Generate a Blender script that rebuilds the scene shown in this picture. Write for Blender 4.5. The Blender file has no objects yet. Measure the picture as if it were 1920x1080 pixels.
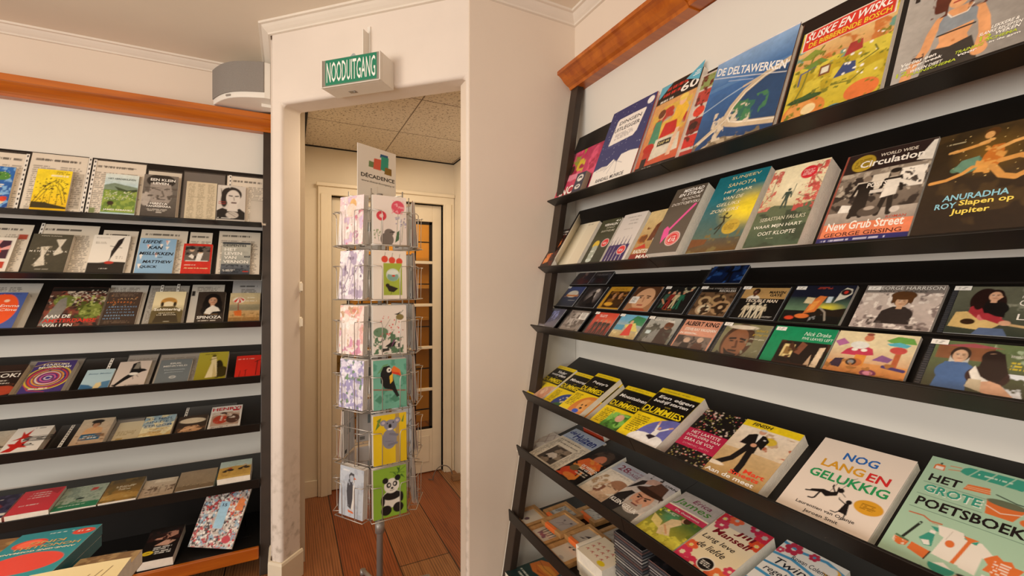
import bpy, math, random
import numpy as np
from mathutils import Matrix, Vector

# ------------------------------------------------------------------ camera, world, lights
scene = bpy.context.scene
COL = scene.collection
CAM_H, YAW, FPX = 1.64, math.radians(26.85), 826.0

cam_data = bpy.data.cameras.new('camera')
cam_data.sensor_fit = 'HORIZONTAL'
cam_data.sensor_width = 36.0
cam_data.lens = FPX / 1920.0 * 36.0
cam_data.shift_y = -2.0 / 1920.0
cam_data.clip_start = 0.05
cam = bpy.data.objects.new('camera', cam_data)
cam.location = (0, 0, CAM_H)
cam.rotation_euler = (math.pi / 2, 0, -YAW)
COL.objects.link(cam)
scene.camera = cam

scene.view_settings.view_transform = 'Standard'
scene.view_settings.look = 'None'
scene.view_settings.gamma = 1.0
scene.view_settings.use_curve_mapping = False
scene.view_settings.exposure = -0.16

world = bpy.data.worlds.new('daylight')
scene.world = world
world.use_nodes = True
world.node_tree.nodes['Background'].inputs[0].default_value = (1.0, 0.88, 0.74, 1)
world.node_tree.nodes['Background'].inputs[1].default_value = 0.74


def area(name, loc, target, sx, sy, watts, color):
    d = bpy.data.lights.new(name, 'AREA')
    d.shape = 'RECTANGLE'
    d.size, d.size_y = sx, sy
    d.energy = watts
    d.color = color
    o = bpy.data.objects.new(name, d)
    o.location = loc
    o.rotation_euler = (Vector(target) - Vector(loc)).to_track_quat('-Z', 'Y').to_euler()
    COL.objects.link(o)
    return o


def lamp(name, loc, watts, color, radius):
    d = bpy.data.lights.new(name, 'POINT')
    d.energy = watts
    d.color = color
    d.shadow_soft_size = radius
    o = bpy.data.objects.new(name, d)
    o.location = loc
    COL.objects.link(o)


# warm lamps added out of view to brighten ceiling and racks, the shop-window daylight behind the viewer, and the passage lamp
lamp('unseen_warm_lamp', (-1.1, 1.4, 2.4), 22, (1.0, .84, .63), .16)
lamp('unseen_warm_lamp', (-1.2, -.8, 2.5), 50, (1.0, .88, .74), .2)
area('shop_window_light', (-4.2, -.9, 1.4), (1.2, 1.0, 1.0), 3.0, 2.2, 165, (1.0, .97, .93))
area('passage_lamp', (.65, 2.95, 2.70), (.65, 2.95, 0), .5, .5, 13, (1.0, .82, .60))
area('room_beyond_lamp', (1.0, 4.6, 2.6), (1.2, 5.2, 1.0), .6, .6, 20, (1.0, .82, .55))

# ------------------------------------------------------------------ colour and materials
def s2l(c):
    return c / 12.92 if c <= 0.04045 else ((c + 0.055) / 1.055) ** 2.4


def lin(h):
    return tuple(s2l(int(h[i:i + 2], 16) / 255.0) for i in (0, 2, 4))


MATS = {}


def mat(name, hexcol, rough=0.5, metal=0.0, var=0.08, scale=6.0, bump=0.0, bscale=60.0, spec=0.5, coat=0.0):
    """Principled surface with a little procedural colour variation and bump."""
    if name in MATS:
        return MATS[name]
    m = bpy.data.materials.new(name)
    m.use_nodes = True
    nt = m.node_tree
    b = nt.nodes['Principled BSDF']
    c = lin(hexcol)
    tc = nt.nodes.new('ShaderNodeTexCoord')
    nz = nt.nodes.new('ShaderNodeTexNoise')
    nz.inputs['Scale'].default_value = scale
    nz.inputs['Detail'].default_value = 4
    nt.links.new(tc.outputs['Object'], nz.inputs['Vector'])
    rp = nt.nodes.new('ShaderNodeValToRGB')
    rp.color_ramp.elements[0].position = 0.3
    rp.color_ramp.elements[1].position = 0.7
    rp.color_ramp.elements[0].color = tuple(x * (1 - var) for x in c) + (1,)
    rp.color_ramp.elements[1].color = tuple(min(1, x * (1 + var)) for x in c) + (1,)
    nt.links.new(nz.outputs['Fac'], rp.inputs[0])
    nt.links.new(rp.outputs[0], b.inputs['Base Color'])
    b.inputs['Roughness'].default_value = rough
    b.inputs['Metallic'].default_value = metal
    b.inputs['Specular IOR Level'].default_value = spec
    if coat:
        b.inputs['Coat Weight'].default_value = coat
        b.inputs['Coat Roughness'].default_value = 0.2
    if bump:
        n2 = nt.nodes.new('ShaderNodeTexNoise')
        n2.inputs['Scale'].default_value = bscale
        n2.inputs['Detail'].default_value = 5
        nt.links.new(tc.outputs['Object'], n2.inputs['Vector'])
        bp = nt.nodes.new('ShaderNodeBump')
        bp.inputs['Strength'].default_value = bump
        bp.inputs['Distance'].default_value = 0.004
        nt.links.new(n2.outputs['Fac'], bp.inputs['Height'])
        nt.links.new(bp.outputs[0], b.inputs['Normal'])
    MATS[name] = m
    return m


def print_mat(name, rough, coat=0.0):
    """Printed paper: ink colour read from the mesh's own colour attribute."""
    m = bpy.data.materials.new(name)
    m.use_nodes = True
    nt = m.node_tree
    b = nt.nodes['Principled BSDF']
    at = nt.nodes.new('ShaderNodeAttribute')
    at.attribute_name = 'Col'
    tc = nt.nodes.new('ShaderNodeTexCoord')
    nz = nt.nodes.new('ShaderNodeTexNoise')
    nz.inputs['Scale'].default_value = 220
    nt.links.new(tc.outputs['Object'], nz.inputs['Vector'])
    mr = nt.nodes.new('ShaderNodeMapRange')
    mr.inputs['To Min'].default_value = rough - 0.06
    mr.inputs['To Max'].default_value = rough + 0.06
    nt.links.new(nz.outputs['Fac'], mr.inputs[0])
    nt.links.new(mr.outputs[0], b.inputs['Roughness'])
    nt.links.new(at.outputs['Color'], b.inputs['Base Color'])
    b.inputs['Specular IOR Level'].default_value = 0.35
    if coat:
        b.inputs['Coat Weight'].default_value = coat
        b.inputs['Coat Roughness'].default_value = 0.12
    return m


def wood_mat(name, c0, c1, rough=0.4, scale=3.0, axis='X', coat=0.0):
    """Long-grained wood: stretched wave and noise, grain along the given local axis."""
    m = bpy.data.materials.new(name)
    m.use_nodes = True
    nt = m.node_tree
    b = nt.nodes['Principled BSDF']
    tc = nt.nodes.new('ShaderNodeTexCoord')
    mp = nt.nodes.new('ShaderNodeMapping')
    sc = {'X': (0.6, 9, 9), 'Y': (9, 0.6, 9), 'Z': (9, 9, 0.6)}[axis]
    mp.inputs['Scale'].default_value = tuple(v * scale / 3 for v in sc)
    nt.links.new(tc.outputs['Object'], mp.inputs['Vector'])
    nz = nt.nodes.new('ShaderNodeTexNoise')
    nz.inputs['Scale'].default_value = 3
    nz.inputs['Detail'].default_value = 6
    nz.inputs['Distortion'].default_value = 0.6
    nt.links.new(mp.outputs[0], nz.inputs['Vector'])
    rp = nt.nodes.new('ShaderNodeValToRGB')
    rp.color_ramp.elements[0].position = 0.32
    rp.color_ramp.elements[1].position = 0.68
    rp.color_ramp.elements[0].color = lin(c0) + (1,)
    rp.color_ramp.elements[1].color = lin(c1) + (1,)
    nt.links.new(nz.outputs['Fac'], rp.inputs[0])
    nt.links.new(rp.outputs[0], b.inputs['Base Color'])
    b.inputs['Roughness'].default_value = rough
    if coat:
        b.inputs['Coat Weight'].default_value = coat
        b.inputs['Coat Roughness'].default_value = 0.25
    bp = nt.nodes.new('ShaderNodeBump')
    bp.inputs['Strength'].default_value = 0.15
    bp.inputs['Distance'].default_value = 0.002
    nt.links.new(nz.outputs['Fac'], bp.inputs['Height'])
    nt.links.new(bp.outputs[0], b.inputs['Normal'])
    return m


def clear_mat(name, alpha, rough, tint='ffffff'):
    """Thin clear plastic: mostly seen through, with a soft sheen."""
    m = bpy.data.materials.new(name)
    m.use_nodes = True
    nt = m.node_tree
    nt.nodes.remove(nt.nodes['Principled BSDF'])
    out = nt.nodes['Material Output']
    tr = nt.nodes.new('ShaderNodeBsdfTransparent')
    tr.inputs[0].default_value = lin(tint) + (1,)
    gl = nt.nodes.new('ShaderNodeBsdfGlossy')
    gl.inputs['Roughness'].default_value = rough
    gl.inputs[0].default_value = (1, 1, 1, 1)
    lw = nt.nodes.new('ShaderNodeLayerWeight')
    lw.inputs['Blend'].default_value = 0.5
    pw = nt.nodes.new('ShaderNodeMath')
    pw.operation = 'POWER'
    pw.inputs[1].default_value = 4.0
    nt.links.new(lw.outputs['Facing'], pw.inputs[0])
    ma = nt.nodes.new('ShaderNodeMath')
    ma.operation = 'MULTIPLY_ADD'
    ma.use_clamp = True
    ma.inputs[1].default_value = 0.45
    ma.inputs[2].default_value = alpha
    nt.links.new(pw.outputs[0], ma.inputs[0])
    mx = nt.nodes.new('ShaderNodeMixShader')
    nt.links.new(ma.outputs[0], mx.inputs[0])
    nt.links.new(tr.outputs[0], mx.inputs[1])
    nt.links.new(gl.outputs[0], mx.inputs[2])
    nt.links.new(mx.outputs[0], out.inputs[0])
    return m


# ------------------------------------------------------------------ mesh building
class MB:
    """Collects boxes, tubes, grids and outlines, then links them as ONE mesh object."""

    def __init__(self):
        self.v, self.c, self.lv, self.lt, self.sm, self.n = [], [], [], [], [], 0

    def add(self, verts, faces, col=(.8, .8, .8), smooth=False):
        verts = np.asarray(verts, dtype=np.float32).reshape(-1, 3)
        k = len(verts)
        cc = np.asarray(col, dtype=np.float32)
        if cc.ndim == 1:
            cc = np.tile(cc, (k, 1))
        self.v.append(verts)
        self.c.append(cc)
        if isinstance(faces, np.ndarray):
            self.lv.append((faces + self.n).ravel())
            self.lt.append(np.full(len(faces), faces.shape[1]))
            self.sm.append(np.full(len(faces), smooth))
        else:
            for f in faces:
                self.lv.append(np.asarray(f) + self.n)
            self.lt.append(np.array([len(f) for f in faces]))
            self.sm.append(np.full(len(faces), smooth))
        self.n += k
        return self

    def box(self, x0, y0, z0, x1, y1, z1, col=(.8, .8, .8), M=None):
        v = [(x0, y0, z0), (x1, y0, z0), (x1, y1, z0), (x0, y1, z0), (x0, y0, z1), (x1, y0, z1), (x1, y1, z1), (x0, y1, z1)]
        if M is not None:
            v = [tuple(M @ Vector(p)) for p in v]
        f = [(3, 2, 1, 0), (4, 5, 6, 7), (0, 1, 5, 4), (1, 2, 6, 5), (2, 3, 7, 6), (3, 0, 4, 7)]
        return self.add(v, f, col)

    def prism(self, pts, d0, d1, fn, col=(.8, .8, .8), smooth=False):
        """Outline pts (a, b) pushed from d0 to d1; fn(a, b, d) gives the 3-D point."""
        k = len(pts)
        v = [fn(a, b, d0) for a, b in pts] + [fn(a, b, d1) for a, b in pts]
        f = [tuple(range(k))[::-1], tuple(range(k, 2 * k))]
        f += [(i, (i + 1) % k, k + (i + 1) % k, k + i) for i in range(k)]
        return self.add(v, f, col, smooth)

    def tube(self, pts, r, seg=8, col=(.8, .8, .8), closed=False):
        pts = [Vector(p) for p in pts]
        n = len(pts)
        v, f = [], []
        prev = None
        for i, p in enumerate(pts):
            a = pts[i - 1] if (i > 0 or closed) else p
            b = pts[(i + 1) % n] if (i < n - 1 or closed) else p
            t = (b - a).normalized()
            if prev is None:
                prev = t.orthogonal().normalized()
            u = (prev - t * prev.dot(t)).normalized()
            prev = u
            w = t.cross(u)
            rr = r[i] if isinstance(r, (list, tuple)) else r
            for k in range(seg):
                an = 2 * math.pi * k / seg
                v.append(tuple(p + (u * math.cos(an) + w * math.sin(an)) * rr))
        m = n if closed else n - 1
        for i in range(m):
            j = (i + 1) % n
            for k in range(seg):
                f.append((i * seg + k, i * seg + (k + 1) % seg, j * seg + (k + 1) % seg, j * seg + k))
        if not closed:
            f.append(tuple(range(seg))[::-1])
            f.append(tuple((n - 1) * seg + k for k in range(seg)))
        return self.add(v, f, col, True)

    def build(self, name, material, parent=None, bevel=0.0, seg=2):
        me = bpy.data.meshes.new(name)
        v = np.concatenate(self.v)
        lv = np.concatenate(self.lv).astype(np.int32)
        lt = np.concatenate(self.lt).astype(np.int32)
        sm = np.concatenate(self.sm)
        me.vertices.add(len(v))
        me.vertices.foreach_set('co', v.ravel())
        me.loops.add(len(lv))
        me.loops.foreach_set('vertex_index', lv)
        me.polygons.add(len(lt))
        st = np.zeros(len(lt), dtype=np.int32)
        st[1:] = np.cumsum(lt)[:-1]
        me.polygons.foreach_set('loop_start', st)
        me.polygons.foreach_set('use_smooth', sm)
        at = me.color_attributes.new('Col', 'FLOAT_COLOR', 'POINT')
        c = np.concatenate(self.c)
        at.data.foreach_set('color', np.hstack([c, np.ones((len(c), 1), np.float32)]).astype(np.float32).ravel())
        me.update(calc_edges=True)
        me.validate()
        me.materials.append(material)
        o = bpy.data.objects.new(name, me)
        COL.objects.link(o)
        if parent is not None:
            o.parent = parent
        if bevel:
            md = o.modifiers.new('edge', 'BEVEL')
            md.width = bevel
            md.segments = seg
            md.limit_method = 'ANGLE'
            md.angle_limit = math.radians(40)
        return o


def thing(name, label, cat, M=None, group=None):
    o = bpy.data.objects.new(name, None)
    COL.objects.link(o)
    o.empty_display_size = 0.02
    if M is not None:
        o.matrix_world = M
    return tag(o, label, cat, group)


def tag(o, label, cat, group=None):
    o['label'] = label
    o['category'] = cat
    if group:
        o['group'] = group
    return o


def struct(o):
    o['kind'] = 'structure'
    return o


# ------------------------------------------------------------------ lettering
TXT = {}


def text_mesh(s, bold):
    key = (s, bold)
    if key in TXT:
        return TXT[key]
    cu = bpy.data.curves.new('lettering', 'FONT')
    cu.body = s
    cu.size = 1.0
    cu.resolution_u = 2
    cu.offset = 0.022 if bold else 0.004
    ob = bpy.data.objects.new('lettering', cu)
    me = ob.to_mesh()
    n = len(me.vertices)
    v = np.zeros(n * 3, np.float32)
    me.vertices.foreach_get('co', v)
    v = v.reshape(-1, 3)[:, :2].copy()
    faces = [tuple(p.vertices) for p in me.polygons]
    ob.to_mesh_clear()
    bpy.data.objects.remove(ob)
    bpy.data.curves.remove(cu)
    if n:
        lo, hi = v.min(0), v.max(0)
        v = (v - (lo + hi) / 2) / np.maximum(hi - lo, 1e-6)
    TXT[key] = (v, faces)
    return TXT[key]


# ------------------------------------------------------------------ cover printing
def vnoise(X, Y, scale, seed):
    rs = np.random.RandomState(seed)
    tot, amp, out = 0, 1.0, 0
    for o in range(3):
        g = rs.rand(64, 64)
        x, y = X * scale * 2 ** o, Y * scale * 2 ** o
        xi, yi = np.floor(x).astype(int), np.floor(y).astype(int)
        fx, fy = x - xi, y - yi
        fx, fy = fx * fx * (3 - 2 * fx), fy * fy * (3 - 2 * fy)
        a, b = g[yi % 64, xi % 64], g[yi % 64, (xi + 1) % 64]
        c, d = g[(yi + 1) % 64, xi % 64], g[(yi + 1) % 64, (xi + 1) % 64]
        out = out + amp * ((a * (1 - fx) + b * fx) * (1 - fy) + (c * (1 - fx) + d * fx) * fy)
        tot += amp
        amp *= 0.5
    return out / tot


def paint(spec, nx, ny, asp, seed=1):
    """Prints a cover design on an nx x ny grid. Returns colours (ny, nx, 3) and the lettering to set on top."""
    X, Y = np.meshgrid(np.linspace(0, 1, nx), np.linspace(0, 1, ny))
    C = np.ones((ny, nx, 3)) * 0.8
    texts = []
    cell = 1.0 / nx
    rs = np.random.RandomState(seed)

    def lay(m, h):
        nonlocal C
        C = C * (1 - m[..., None]) + np.array(lin(h)) * m[..., None]

    def rect(x0, y0, x1, y1):
        mx = np.clip((X - x0) * nx + .5, 0, 1) * np.clip((x1 - X) * nx + .5, 0, 1)
        return mx * np.clip((Y - y0) * ny + .5, 0, 1) * np.clip((y1 - Y) * ny + .5, 0, 1)

    def ell(cx, cy, rx, ry, soft=0.0):
        d = np.sqrt(((X - cx) / rx) ** 2 + ((Y - cy) / ry) ** 2)
        if soft:
            return np.clip((1 - d) / soft, 0, 1)
        return np.clip((1 - d) * min(rx * nx, ry * ny) + .5, 0, 1)

    def poly(pts):
        m = 0
        for ox, oy in ((-.25, -.25), (.25, -.25), (-.25, .25), (.25, .25)):
            x, y = X + ox / nx, Y + oy / ny
            ins = np.zeros(X.shape, bool)
            for i in range(len(pts)):
                (x0, y0), (x1, y1) = pts[i - 1], pts[i]
                if y0 == y1:
                    continue
                ins ^= ((y0 > y) != (y1 > y)) & (x < (x1 - x0) * (y - y0) / (y1 - y0) + x0)
            m = m + ins * .25
        return m

    def line(pts, w):
        d = np.full(X.shape, 9.0)
        for (x0, y0), (x1, y1) in zip(pts[:-1], pts[1:]):
            dx, dy = x1 - x0, (y1 - y0) * asp
            L = max(dx * dx + dy * dy, 1e-9)
            t = np.clip(((X - x0) * dx + (Y - y0) * asp * dy) / L, 0, 1)
            d = np.minimum(d, np.hypot(X - x0 - t * dx, (Y - y0) * asp - t * dy))
        return np.clip((w / 2 - d) * nx + .5, 0, 1)

    def P(q):
        return [tuple(float(z) for z in s.split(',')) for s in q]

    for op in spec.split(';'):
        q = op.split()
        if not q:
            continue
        k, a = q[0], q[1:]
        if k == 'f':
            lay(np.ones_like(X), a[0])
        elif k in 'vh' and len(k) == 1:
            p0, p1 = (float(a[2]), float(a[3])) if len(a) > 2 else (0, 1)
            t = np.clip(((Y if k == 'v' else X) - p0) / (p1 - p0), 0, 1)
            if len(a) > 4:
                b = [float(z) for z in a[4:8]]
                m = rect(*b)
            else:
                m = np.ones_like(X)
            g = np.array(lin(a[0])) * (1 - t[..., None]) + np.array(lin(a[1])) * t[..., None]
            C = C * (1 - m[..., None]) + g * m[..., None]
        elif k == 'r':
            lay(rect(*[float(z) for z in a[1:5]]), a[0])
        elif k == 'e':
            lay(ell(*[float(z) for z in a[1:]]), a[0])
        elif k == 'p':
            lay(poly(P(a[1:])), a[0])
        elif k == 'l':
            lay(line(P(a[2:]), float(a[1])), a[0])
        elif k == 'n':
            b = [float(z) for z in a[3:7]] if len(a) > 3 else (0, 0, 1, 1)
            nz = vnoise(X, Y * asp, float(a[1]), seed + len(texts) + int(float(a[1]) * 7))
            m = np.clip((nz - float(a[2])) * 12, 0, 1) * rect(*b)
            lay(m, a[0])
        elif k == 'd':
            n, r = int(a[1]), float(a[2])
            b = [float(z) for z in a[3:7]] if len(a) > 3 else (0, 0, 1, 1)
            m = np.zeros_like(X)
            for _ in range(n):
                rr = r * rs.uniform(.6, 1.3)
                m = np.maximum(m, ell(rs.uniform(b[0], b[2]), rs.uniform(b[1], b[3]), rr, rr / asp))
            lay(m, a[0])
        elif k == 'k':
            x0, y0, x1, y1 = [float(z) for z in a[1:5]]
            n = int(a[5])
            for i in range(n):
                yy = y1 - (i + .5) * (y1 - y0) / n
                hh = (y1 - y0) / n * .28
                xe = x1 - (x1 - x0) * rs.uniform(0, .25)
                m = rect(x0, yy - hh, xe, yy + hh) * (vnoise(X, Y * 0 + i, 60, seed + i) > .38)
                lay(m * .8, a[0])
        elif k == 'P':      # head-and-shoulders figure: cx cy radius skin hair clothes
            cx, cy, s = [float(z) for z in a[:3]]
            sk, ha, cl = a[3:6]
            lay(ell(cx, cy - 2.9 * s / asp, 2.1 * s, 1.75 * s / asp), cl)
            lay(rect(cx - .38 * s, cy - 1.6 * s / asp, cx + .38 * s, cy), sk)
            lay(ell(cx, cy + .22 * s / asp, 1.05 * s, 1.28 * s / asp), ha)
            lay(ell(cx, cy - .1 * s / asp, .78 * s, 1.08 * s / asp), sk)
            lay(ell(cx + .5 * s, cy - .2 * s / asp, .42 * s, .9 * s / asp, .9) * .32, ha)
            lay(ell(cx - .2 * s, cy + .1 * s / asp, .4 * s, .5 * s / asp, 1.0) * .25, 'fff0e0')
            for sx in (-1, 1):
                lay(ell(cx + sx * .3 * s, cy + .08 * s / asp, .15 * s, .08 * s / asp) * .8, ha)
                lay(line([(cx + sx * .14 * s, cy + .27 * s / asp), (cx + sx * .48 * s, cy + .28 * s / asp)], .08 * s) * .7, ha)
            lay(line([(cx, cy + .05 * s / asp), (cx + .1 * s, cy - .3 * s / asp)], .07 * s) * .35, ha)
            lay(ell(cx, cy - .55 * s / asp, .28 * s, .08 * s / asp) * .7, '8a3c34')
        elif k == 'F':      # standing figure: cx foot-y height colour [skin]
            cx, y0, h = [float(z) for z in a[:3]]
            w = h * asp
            c = a[3]
            sk = a[4] if len(a) > 4 else c
            lay(line([(cx - .09 * w, y0), (cx - .03 * w, y0 + .48 * h)], .085 * w), c)
            lay(line([(cx + .09 * w, y0), (cx + .03 * w, y0 + .48 * h)], .085 * w), c)
            lay(poly([(cx - .07 * w, y0 + .44 * h), (cx + .07 * w, y0 + .44 * h), (cx + .12 * w, y0 + .82 * h), (cx - .12 * w, y0 + .82 * h)]), c)
            lay(line([(cx - .11 * w, y0 + .79 * h), (cx - .17 * w, y0 + .5 * h)], .055 * w), c)
            lay(line([(cx + .11 * w, y0 + .79 * h), (cx + .17 * w, y0 + .5 * h)], .055 * w), c)
            lay(ell(cx, y0 + .92 * h, .065 * w, .075 * h), sk)
        elif k == 't':
            texts.append((a[0], float(a[1]), float(a[2]), float(a[3]), float(a[4]), a[5], ' '.join(a[6:]).replace('|', '\n')))
    if ('P ' in spec or '; n ' in spec) and not spec.startswith('q;'):      # photographic print: fine mottling of the ink
        C = C * (1 + .26 * (vnoise(X, Y * asp, 5, seed + 90) - .5) + .24 * (vnoise(X, Y * asp, 24, seed + 91) - .5))[..., None]
        C = np.clip(C, 0, 1)
    return C, texts


def front_sheet(mb, spec, x0, y0, w, h, z, cell, seed, bulge=0.0, lift=0.0):
    """A printed sheet: coloured grid at z with its lettering just above. Returns the sheet's outline (bottom, right, top, left)."""
    nx = int(min(170, max(8, round(w / cell)))) + 1
    ny = int(min(230, max(8, round(h / cell)))) + 1
    asp = h / w
    C, texts = paint(spec, nx, ny, asp, seed)
    u, v = np.meshgrid(np.linspace(0, 1, nx), np.linspace(0, 1, ny))

    def zz(uu, vv):
        return z + bulge * np.sin(np.pi * np.clip(uu, 0, 1)) + lift * np.clip(uu, 0, 1) ** 3

    V = np.stack([x0 + u * w, y0 + v * h, zz(u, v)], -1).reshape(-1, 3)
    idx = np.arange(nx * ny).reshape(ny, nx)
    F = np.stack([idx[:-1, :-1], idx[:-1, 1:], idx[1:, 1:], idx[1:, :-1]], -1).reshape(-1, 4)
    mb.add(V, F, C.reshape(-1, 3), True)
    for ti, (hx, cx, cy, tw, th, fl, s) in enumerate(texts):
        tv, tf = text_mesh(s, 'b' in fl)
        if not len(tv):
            continue
        px, py = tv[:, 0] * tw, tv[:, 1] * th
        if 'i' in fl:
            px = px + tv[:, 1] * th * asp * .22
        if 'd' in fl:       # falling to the right
            py = py - px * .285
        if 'u' in fl:       # upside down
            px, py = -px, -py
        if 's' in fl:       # running up the cover
            px, py = -tv[:, 1] * tw, tv[:, 0] * th
        uu, vv = cx + px, cy + py
        TV = np.stack([x0 + uu * w, y0 + vv * h, zz(uu, vv) + 0.0006 + 0.0001 * ti], -1)
        mb.add(TV, tf, lin(hx))
    e = [V[idx[0, :]], V[idx[:, -1]], V[idx[-1, ::-1]], V[idx[::-1, 0]]]
    return np.concatenate([r[:-1] for r in e])


def skirt(mb, ring, dz, col):
    k = len(ring)
    lo = ring.copy()
    lo[:, 2] -= dz
    i = np.arange(k)
    j = (i + 1) % k
    mb.add(np.concatenate([ring, lo]), np.stack([i + k, j + k, j, i], -1), col)
    mb.add(lo, [tuple(range(k))[::-1]], col)


M_PRINT = print_mat('printed_cover', 0.42, 0.25)
M_MATTE = print_mat('printed_paper', 0.62)
M_PAGES = mat('page_edges', 'efe6d6', 0.85, var=0.06, scale=40, bump=0.4, bscale=300)
M_CLEAR = clear_mat('clear_plastic', 0.015, 0.12)
M_SLEEVE = clear_mat('plastic_film', 0.045, 0.2)
SEED = [10]


def book(name, label, cat, M, w, h, t, spec, cell=0.003, spine='d8d0c4', group=None, bulge=0.0012, lift=0.0, hard=False, matte=False, back=None):
    """A book lying on its back cover: x across, y up the cover, z out of the cover. Parts: cover (boards and spine) and pages."""
    SEED[0] += 1
    root = thing(name, label, cat, M, group)
    bt = 0.0028 if hard else 0.0009
    ov = 0.003 if hard else 0.0004
    sc = lin(spine)
    mb = MB()
    b = bulge if t > .006 else 0.0003
    ring = front_sheet(mb, spec, -w / 2, 0, w, h, t - b, cell, SEED[0], b, lift)
    skirt(mb, ring, bt, sc if hard else (.75, .72, .66))
    mb.box(-w / 2, 0, 0, w / 2, h, bt, lin(back) if back else sc)
    mb.box(-w / 2, 0, bt, -w / 2 + bt, h, t - b - bt, sc)
    mb.build('cover', M_MATTE if matte else M_PRINT, root)
    if t > .004:
        pg = MB()
        pg.box(-w / 2 + bt, ov, bt, w / 2 - ov, h - ov, t - b - bt)
        pg.build('pages', M_PAGES, root)
    return root


# ------------------------------------------------------------------ the room
WL, WR, ZC = 3.372, 1.3466, 3.06          # plane of the far wall, of the side wall, ceiling height
A2 = Vector((-0.09, 2.736, 0))            # near corners of the canted wall with the doorway
DD = Vector((0.7254, -0.6884, 0))
DN = Vector((0.6884, 0.7254, 0))          # away from the shop
LEN, TH, S0, S1, ZL_ = 1.178, 0.145, 0.075, 1.140, 2.628
B2 = A2 + DD * LEN
YW = B2.y

M_WALL = mat('wall_plaster', 'e2d3c2', 0.85, var=0.03, scale=1.5, bump=0.12, bscale=35)
M_WALLDIRTY = mat('scuffed_plaster', 'e2d6ca', 0.8, var=0.05, scale=2.2, bump=0.2, bscale=30)
M_CEIL = mat('ceiling_paint', 'e6dac8', 0.9, var=0.03, scale=1.2, bump=0.08, bscale=40)
M_TRIM = mat('cream_paint', 'e4d6bd', 0.5, var=0.04, scale=4, bump=0.1, bscale=25)
M_CROWN = mat('crown_paint', 'e2d8ca', 0.7, var=0.03, scale=4)
M_BOARD = mat('white_board', 'dcd8ce', 0.6, var=0.02, scale=3)
M_BLACK = mat('black_lacquer', '15110e', 0.38, var=0.15, scale=8, spec=0.4)
M_POST = mat('dark_stained_post', '30241b', 0.45, var=0.2, scale=10)
M_CORNICE = wood_mat('orange_varnished_wood', '9c4806', 'c66c12', 0.34, 2.0, 'X', 0.35)
M_STEEL = mat('spinner_chrome', 'c9c4bc', 0.34, metal=0.7, var=0.05)
M_GREYPOLE = mat('grey_pole', 'a8a39c', 0.42, metal=0.5, var=0.05)
M_WHITEPL = mat('white_plastic', 'e8e2d8', 0.45, var=0.02)
M_GREYCLOTH = mat('grey_grille_cloth', '8e8780', 0.9, var=0.06, scale=200, bump=0.5, bscale=900)


def scuff(m):
    """Rubbed and stained plaster near the floor: darker blotches fading out above knee height."""
    nt = m.node_tree
    b = nt.nodes['Principled BSDF']
    src = b.inputs['Base Color'].links[0].from_socket
    tc = nt.nodes.new('ShaderNodeTexCoord')
    nz = nt.nodes.new('ShaderNodeTexNoise')
    nz.inputs['Scale'].default_value = 22
    nz.inputs['Detail'].default_value = 8
    nt.links.new(tc.outputs['Object'], nz.inputs['Vector'])
    sp = nt.nodes.new('ShaderNodeSeparateXYZ')
    nt.links.new(tc.outputs['Object'], sp.inputs[0])
    mr = nt.nodes.new('ShaderNodeMapRange')
    mr.inputs['From Min'].default_value = 0.1
    mr.inputs['From Max'].default_value = 0.9
    mr.inputs['To Min'].default_value = 0.75
    mr.inputs['To Max'].default_value = 0.0
    nt.links.new(sp.outputs['Z'], mr.inputs[0])
    rp = nt.nodes.new('ShaderNodeValToRGB')
    rp.color_ramp.elements[0].position = 0.5
    rp.color_ramp.elements[1].position = 0.72
    nt.links.new(nz.outputs['Fac'], rp.inputs[0])
    mu = nt.nodes.new('ShaderNodeMath')
    mu.operation = 'MULTIPLY'
    nt.links.new(rp.outputs[0], mu.inputs[0])
    nt.links.new(mr.outputs[0], mu.inputs[1])
    mx = nt.nodes.new('ShaderNodeMixRGB')
    mx.inputs[2].default_value = lin('8d7a62') + (1,)
    nt.links.new(mu.outputs[0], mx.inputs[0])
    nt.links.new(src, mx.inputs[1])
    nt.links.new(mx.outputs[0], b.inputs['Base Color'])


scuff(M_WALLDIRTY)


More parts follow.
